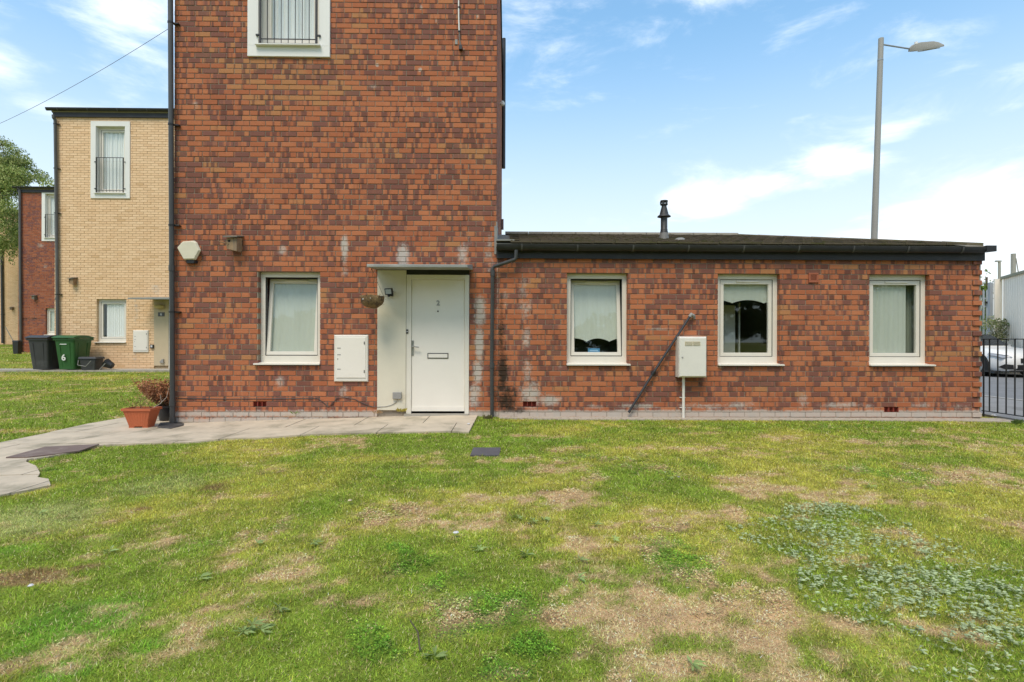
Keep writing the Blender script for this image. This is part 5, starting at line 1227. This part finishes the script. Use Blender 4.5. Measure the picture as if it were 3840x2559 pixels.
# ------------------------------------------------------------------ across the road
fence = thing('metal_fence', 'tall white corrugated metal fence across the road at the right', 'fence', (17.8, 12, 0))
fa = P(3758, 1048, 12.0); fb2 = P(3905, 1015, 9.0)
n = 60; V = []; F = []; A0 = Vector((fa.x, 12.0, 0)); dF = (Vector((fb2.x, 9.0, 0))-A0); dF = dF.normalized(); nF = Vector((-dF.y, dF.x, 0)); Lf = 13.0; hF = fa.z
k = 0
m = MB(); steps = int(Lf/.05)
for i in range(steps+1):
    o_ = .0 if (i//2) % 2 else .035; q_ = A0+dF*(i*.05)+nF*o_; m.v += [(q_.x, q_.y, -.05), (q_.x, q_.y, hF), ]
for i in range(steps): m.f.append((2*i, 2*i+1, 2*i+3, 2*i+2))
kk = len(m.v); m.v += [(a_+.006, b_, c_) for a_, b_, c_ in m.v]; m.f += [tuple(x_+kk for x_ in f_) for f_ in m.f]
m.build('corrugated_sheet', M['sheet'], fence)
m = MB(); e0 = A0+nF*-.06; e1 = A0+dF*Lf+nF*-.06; m.add([(e0.x, e0.y, hF), (e1.x, e1.y, hF), (e1.x+.16, e1.y, hF), (e0.x+.16, e0.y, hF), (e0.x, e0.y, hF+.09), (e1.x, e1.y, hF+.09), (e1.x+.16, e1.y, hF+.09), (e0.x+.16, e0.y, hF+.09)], [(0,3,2,1),(4,5,6,7),(0,1,5,4),(1,2,6,5),(2,3,7,6),(3,0,4,7)]).build('cap_rail', M['railtop'], fence)
a = P(3731, 1300, 12.02).x; b_ = P(3760, 1300, 12.02).x
B((a, 12.03, -.05), (b_, 12.09, P(3740, 1046, 12).z)).build('end_panel', M['sheet'], fence)
B((P(3712, 1300, 12.1).x, 12.1, -.05), (a-.003, 12.2, P(3720, 1060, 12.1).z)).build('gate_post', M['rail'], fence)
gate = thing('palisade_fence', 'grey steel palisade fencing beside the white corrugated fence', 'fence', (P(3700, 1300, 13).x, 13, 0))
for i, px_ in enumerate((3676, 3689, 3702)):
    xx = P(px_, 1200, 13).x; zt_p = P(px_, 1086, 13).z; MB().prism([(xx-.035, -.05), (xx+.035, -.05), (xx+.035, zt_p-.08), (xx, zt_p), (xx-.035, zt_p-.08)], 'y', 13.0, 13.02).build('pale', M['rail'], gate)
for py_ in (1120, 1150): MB().box((P(3640, py_, 13.03).x, 13.022, P(3690, py_, 13.03).z-.03), (P(3714, py_, 13.03).x, 13.06, P(3690, py_, 13.03).z+.03)).build('rail', M['rail'], gate)
MB().box((P(3703, 1134, 12.9).x, 12.9, P(3703, 1138, 12.9).z), (P(3718, 1134, 12.9).x, 12.98, P(3703, 1131, 12.9).z)).build('lock', M['dark'], gate)
for (px_, yt, Yq, r_, lab, arm) in ((3748, 982, 40, .11, 'distant thin street lamp above the white fence', True), (3800, 952, 26, .13, 'distant pale mast behind the white fence', False)):
    t = thing('street_lamp' if arm else 'mast', lab, 'street lamp' if arm else 'mast', (P(px_, 1200, Yq).x, Yq, 0)); tp_ = P(px_, yt, Yq)
    MB().tube([(tp_.x, Yq, 0), tp_], r_, 8).build('column', M['lamp'], t)
    if arm: MB().box((tp_.x-.35, Yq-.1, tp_.z-.02), (tp_.x+.12, Yq+.1, tp_.z+.10)).build('lamp_head', M['lamp'], t)
    else: MB().tube([(tp_.x+.08, Yq-.1, tp_.z-.3), (tp_.x+.25, Yq-.1, tp_.z-1.3)], .03, 5).build('stay', M['lamp'], t)

# foliage
def foliage(name, parent, clumps, n, size, cols, mt=None, droop=0.0, asp=.5):
    cl_ = np.array([c_[:3] for c_ in clumps]); rr = np.array([c_[3:6] for c_ in clumps]); wt = rr.prod(1); wt = wt/wt.sum()
    k = rng.choice(len(clumps), n, p=wt); u = rng.normal(0, 1, (n, 3)); u /= np.linalg.norm(u, axis=1)[:, None]; r_ = rng.random(n)**.45
    c = cl_[k]+u*rr[k]*r_[:, None]
    a = rng.normal(0, 1, (n, 3)); a[:, 2] -= droop; a /= np.linalg.norm(a, axis=1)[:, None]; b = np.cross(a, rng.normal(0, 1, (n, 3))); b /= np.linalg.norm(b, axis=1)[:, None]
    L = size*rng.uniform(.6, 1.4, n)[:, None]
    v = np.stack([c-a*L*.5, c+b*L*asp*.5, c+a*L*.5, c-b*L*asp*.5], 1).reshape(-1, 3)
    tone = rng.uniform(.75, 1.25, len(clumps))[k]*rng.uniform(.8, 1.2, n); ci = rng.integers(0, len(cols), n)
    col = np.array(cols)[ci]*tone[:, None]
    me_o = npmesh(name, v - np.array(WL[parent.name]), 4, np.repeat(col, 4, 0), mt or M['grass'], parent); me_o.location = (0, 0, 0); return me_o
TX, TY = -29.2, 23.5
tree = thing('birch_tree', 'tall weeping tree with pale green leaves behind the red and buff houses', 'tree', (TX, TY, gh(TX, TY)))
g0 = gh(TX, TY)
MB().tube([(TX, TY, g0-.2), (TX+.1, TY, g0+3), (TX-.1, TY, g0+6), (TX+.2, TY, g0+9), (TX+.3, TY, g0+11)], [.30, .24, .18, .10, .03], 10).build('trunk', M['bark'], tree, smooth=True)
lb2 = MB()
for i in range(14):
    a_ = i*2.4; h0 = g0+5.2+i*.36; L = 2.3-.1*i; lb2.tube([(TX, TY, h0), (TX+math.cos(a_)*L*.5, TY+math.sin(a_)*L*.5, h0+1.2), (TX+math.cos(a_)*L, TY+math.sin(a_)*L, h0+1.5), (TX+math.cos(a_)*L*1.12, TY+math.sin(a_)*L*1.12, h0+.3)], [.07, .05, .03, .01], 5)
lb2.build('branches', M['bark'], tree)
cl_ = []
def at(px_, py_, y=TY): p_ = P(px_, py_, y); return p_
def clump(px_, py_, y, rx, ry, rz): p_ = P(px_, py_, y); cl_.append((p_.x, p_.y, p_.z, rx, ry, rz))
for i in range(90):
    a_ = random.random()*6.28; rr_ = random.random()**.6*3.0; h_ = random.uniform(6.2, 10.6); rr_ *= (1-max(0, h_-8.5)/4.0)
    cl_.append((TX+math.cos(a_)*rr_, TY+math.sin(a_)*rr_, h_, .55, .55, .45))
for i in range(34):
    clump(random.uniform(-40, 95), random.uniform(600, 700), TY+random.uniform(-1.5, 1.5), .6, .6, .4)
for (a_, b_) in ((20, 545), (45, 560), (70, 575), (85, 600), (30, 580), (100, 615), (120, 640), (145, 655), (160, 672), (130, 670), (60, 600), (185, 690), (10, 530)): clump(a_, b_, TY+random.uniform(-1, 1), .5, .5, .28)
for i in range(46):
    px_ = random.uniform(-60, 66); p_ = P(px_, random.uniform(640, 940), TY-.8+random.uniform(-1, .6)); cl_.append((p_.x, p_.y, p_.z, .17, .17, random.uniform(.7, 1.2)))
for i in range(10):
    p_ = P(random.uniform(22, 62), random.uniform(880, 975), TY-.8); cl_.append((p_.x, p_.y, p_.z, .16, .16, .5))
foliage('crown', tree, cl_, 62000, .105, [(.36, .41, .12), (.24, .31, .08), (.46, .48, .18), (.13, .19, .05)], droop=1.0)
bsh = thing('bush', 'leafy pale green bush growing against the white corrugated fence', 'bush', (P(3735, 1300, 11.4).x, 11.4, 0))
cs = []
for i in range(26):
    p_ = P(random.uniform(3690, 3772), random.uniform(1200, 1310), 11.4+random.uniform(-.3, .3)); cs.append((p_.x, p_.y, p_.z, .2, .2, .18))
for i in range(8):
    p_ = P(random.uniform(3700, 3765), 1330, 11.4); cs.append((p_.x, p_.y, .5, .25, .25, .5))
foliage('foliage', bsh, cs, 3600, .09, [(.26, .28, .14), (.17, .22, .07), (.34, .33, .20)], asp=.45)
MB().tube([(P(3735, 1300, 11.4).x, 11.4, -.05), (P(3735, 1300, 11.4).x, 11.4, 1.3)], .03, 6).build('stem', M['bark'], bsh)
t2 = thing('tree', 'distant green tree above the palisade fencing', 'tree', (P(3695, 1200, 34).x, 34, 0)); cs = []
for i in range(10):
    p_ = P(random.uniform(3665, 3712), random.uniform(1075, 1110), 34); cs.append((p_.x, p_.y, p_.z, .5, .5, .45))
for (a_, b_) in ((3700, 1018), (3708, 1025), (3694, 1045), (3712, 1058), (3685, 1040)): p_ = P(a_, b_, 34); cs.append((p_.x, p_.y, p_.z, .22, .22, .12))
for i in range(14):
    p_ = P(random.uniform(3600, 3700), 1150, 34); cs.append((p_.x, 34, random.uniform(1, 4), .9, .6, .9))
foliage('crown', t2, cs, 5000, .2, [(.12, .20, .03), (.20, .27, .05)])
MB().tube([(P(3690, 1200, 34).x, 34, 0), (P(3700, 1050, 34).x, 34, P(3700, 1040, 34).z)], .08, 6).build('trunk', M['bark'], t2)
# a far hedge line so that the horizon beyond the road is not bare
# the trees across the lawn that the window panes mirror
for i, (tx_, ty_, h_) in enumerate(((-15, -31, 10), (-7, -27, 8.5), (0, -28, 9.5), (7, -27, 9), (13, -29, 10), (20, -28, 9.5), (28, -30, 10), (-23, -30, 11))):
    tt = thing('tree', 'broad green tree opposite the houses, mirrored faintly in the window panes', 'tree', (tx_, ty_, 0), 'trees mirrored in the windows'); cs = []
    MB().tube([(tx_, ty_, -.2), (tx_+.2, ty_, h_*.5), (tx_, ty_, h_*.85)], [.3, .2, .06], 8).build('trunk', M['bark'], tt)
    for k_ in range(54):
        a_ = random.random()*6.28; z_ = random.uniform(.06, .95); r_ = 4.6*math.sin(math.pi*min(1, z_*.75+.22))*random.random()**.5
        cs.append((tx_+math.cos(a_)*r_, ty_+math.sin(a_)*r_, z_*h_, 1.3, 1.3, 1.0))
    foliage('crown', tt, cs, 9000, .6, [(.12, .18, .06), (.17, .24, .08), (.09, .13, .04)])

# ------------------------------------------------------------------ parked car
car = thing('parked_car', 'white car parked across the road in front of the corrugated fence', 'car', (16.3, 10.9, 0))
CX, FY = 16.3, 8.75
def cp(u, v, z): return (CX+v, FY+u, z-.012)          # u metres back from the nose, v sideways
secs = [ # u, halfwidth, z low, z shoulder, z top, top halfwidth
 (0.0, .55, .30, .55, .62, .45), (.12, .74, .20, .60, .72, .62), (.45, .86, .18, .68, .83, .72), (1.1, .90, .18, .74, .92, .76), (1.55, .905, .18, .80, .97, .78),
 (2.2, .91, .18, .86, 1.36, .60), (2.7, .91, .18, .88, 1.44, .58), (3.4, .91, .18, .92, 1.40, .57), (4.0, .88, .20, .95, 1.12, .66), (4.35, .80, .26, .88, .98, .62), (4.42, .70, .34, .75, .85, .55)]
m = MB()
for (u, hw, zl, zs_, zt_, tw_) in secs:
    ring_ = [(-hw*.92, zl), (-hw, zl+.12), (-hw, zs_-.12), (-hw*.97, zs_), (-tw_, zt_-.03), (-tw_*.7, zt_), (tw_*.7, zt_), (tw_, zt_-.03), (hw*.97, zs_), (hw, zs_-.12), (hw, zl+.12), (hw*.92, zl)]
    m.v += [cp(u, a_, b_) for a_, b_ in ring_]
n = 12
for i in range(len(secs)-1):
    for j in range(n): m.f.append((i*n+j, (i+1)*n+j, (i+1)*n+(j+1)%n, i*n+(j+1)%n))
m.f += [tuple(range(n)), tuple(range((len(secs)-1)*n, len(secs)*n))[::-1]]
body = m.build('body', M['carpaint'], car, smooth=True)
for s in (-1, 1):
    for u in (.98, 3.55):
        w_ = MB().tube([cp(u, s*.72, .33), cp(u, s*.915, .33)], .33, 28).build('wheel', M['rubber'], car, smooth=True)
        MB().tube([cp(u, s*.90, .33), cp(u, s*.925, .33)], .21, 24).build('rim', M['alloy'], w_)
        MB().prism([(FY+u+.40*math.cos(math.pi*i/14), .33+.40*math.sin(math.pi*i/14)) for i in range(15)]+[(FY+u-.40, .16), (FY+u+.40, .16)], 'x', CX+s*.70, CX+s*.912).build('wheel_arch', M['dark'], car)
    MB().add([cp(.10, s*.60, .60), cp(.22, s*.80, .62), cp(.62, s*.885, .70), cp(.60, s*.85, .76), cp(.15, s*.66, .68), cp(.09, s*.58, .63)], [(0, 1, 2, 3, 4, 5)]).add([cp(.07, s*.62, .60), cp(.19, s*.825, .62), cp(.62, s*.91, .70), cp(.60, s*.875, .765), cp(.13, s*.68, .69), cp(.06, s*.60, .635)], [(0, 1, 2, 3, 4, 5)]).build('headlight', M['headl'], car)
    MB().add([cp(.03, s*.58, .26), cp(.14, s*.76, .26), cp(.30, s*.85, .32), cp(.14, s*.76, .42), cp(.02, s*.60, .40)], [(0, 1, 2, 3, 4)]).xf(Matrix.Translation((s*.02, -.02, 0))).build('fog_lamp_recess', M['black'], car)
    MB().add([cp(1.75, s*.86, .93), cp(2.25, s*.66, 1.30), cp(3.3, s*.645, 1.33), cp(3.9, s*.80, 1.02)], [(0, 1, 2, 3)]).xf(Matrix.Translation((s*.03, 0, .0))).build('side_window', M['carglass'], car)
    MB().lathe([(0, -.06), (.08, -.04), (.09, .04), (0, .06)], cp(1.95, s*1.0, .98), 10).build('wing_mirror', M['carpaint'], car, smooth=True)
MB().add([cp(1.58, -.70, .985), cp(1.58, .70, .985), cp(2.17, .56, 1.35), cp(2.17, -.56, 1.35)], [(0, 1, 2, 3)]).xf(Matrix.Translation((0, -.02, .02))).build('windscreen', M['carglass'], car)
MB().box(cp(-.015, -.40, .46), cp(.06, .40, .60)).box(cp(-.02, -.50, .24), cp(.06, .50, .40)).build('grille', M['black'], car)
MB().box(cp(.3, -.93, .15), cp(4.2, .93, .20)).build('sill_trim', M['black'], car)

# ------------------------------------------------------------------ overhead cable
oc = thing('overhead_cable', 'thin overhead wire from the tall brick house off to the left', 'cable', (XL, .6, 5.5))
p0, p1 = P(645, 100, .6), P(-250, 560, 6); pts = []
for i in range(25):
    t = i/24; q_ = p0.lerp(p1, t); q_.z -= .55*4*t*(1-t)*.35; pts.append(q_)
MB().tube(pts, .0038, 5).build('wire', M['upipe'], oc)
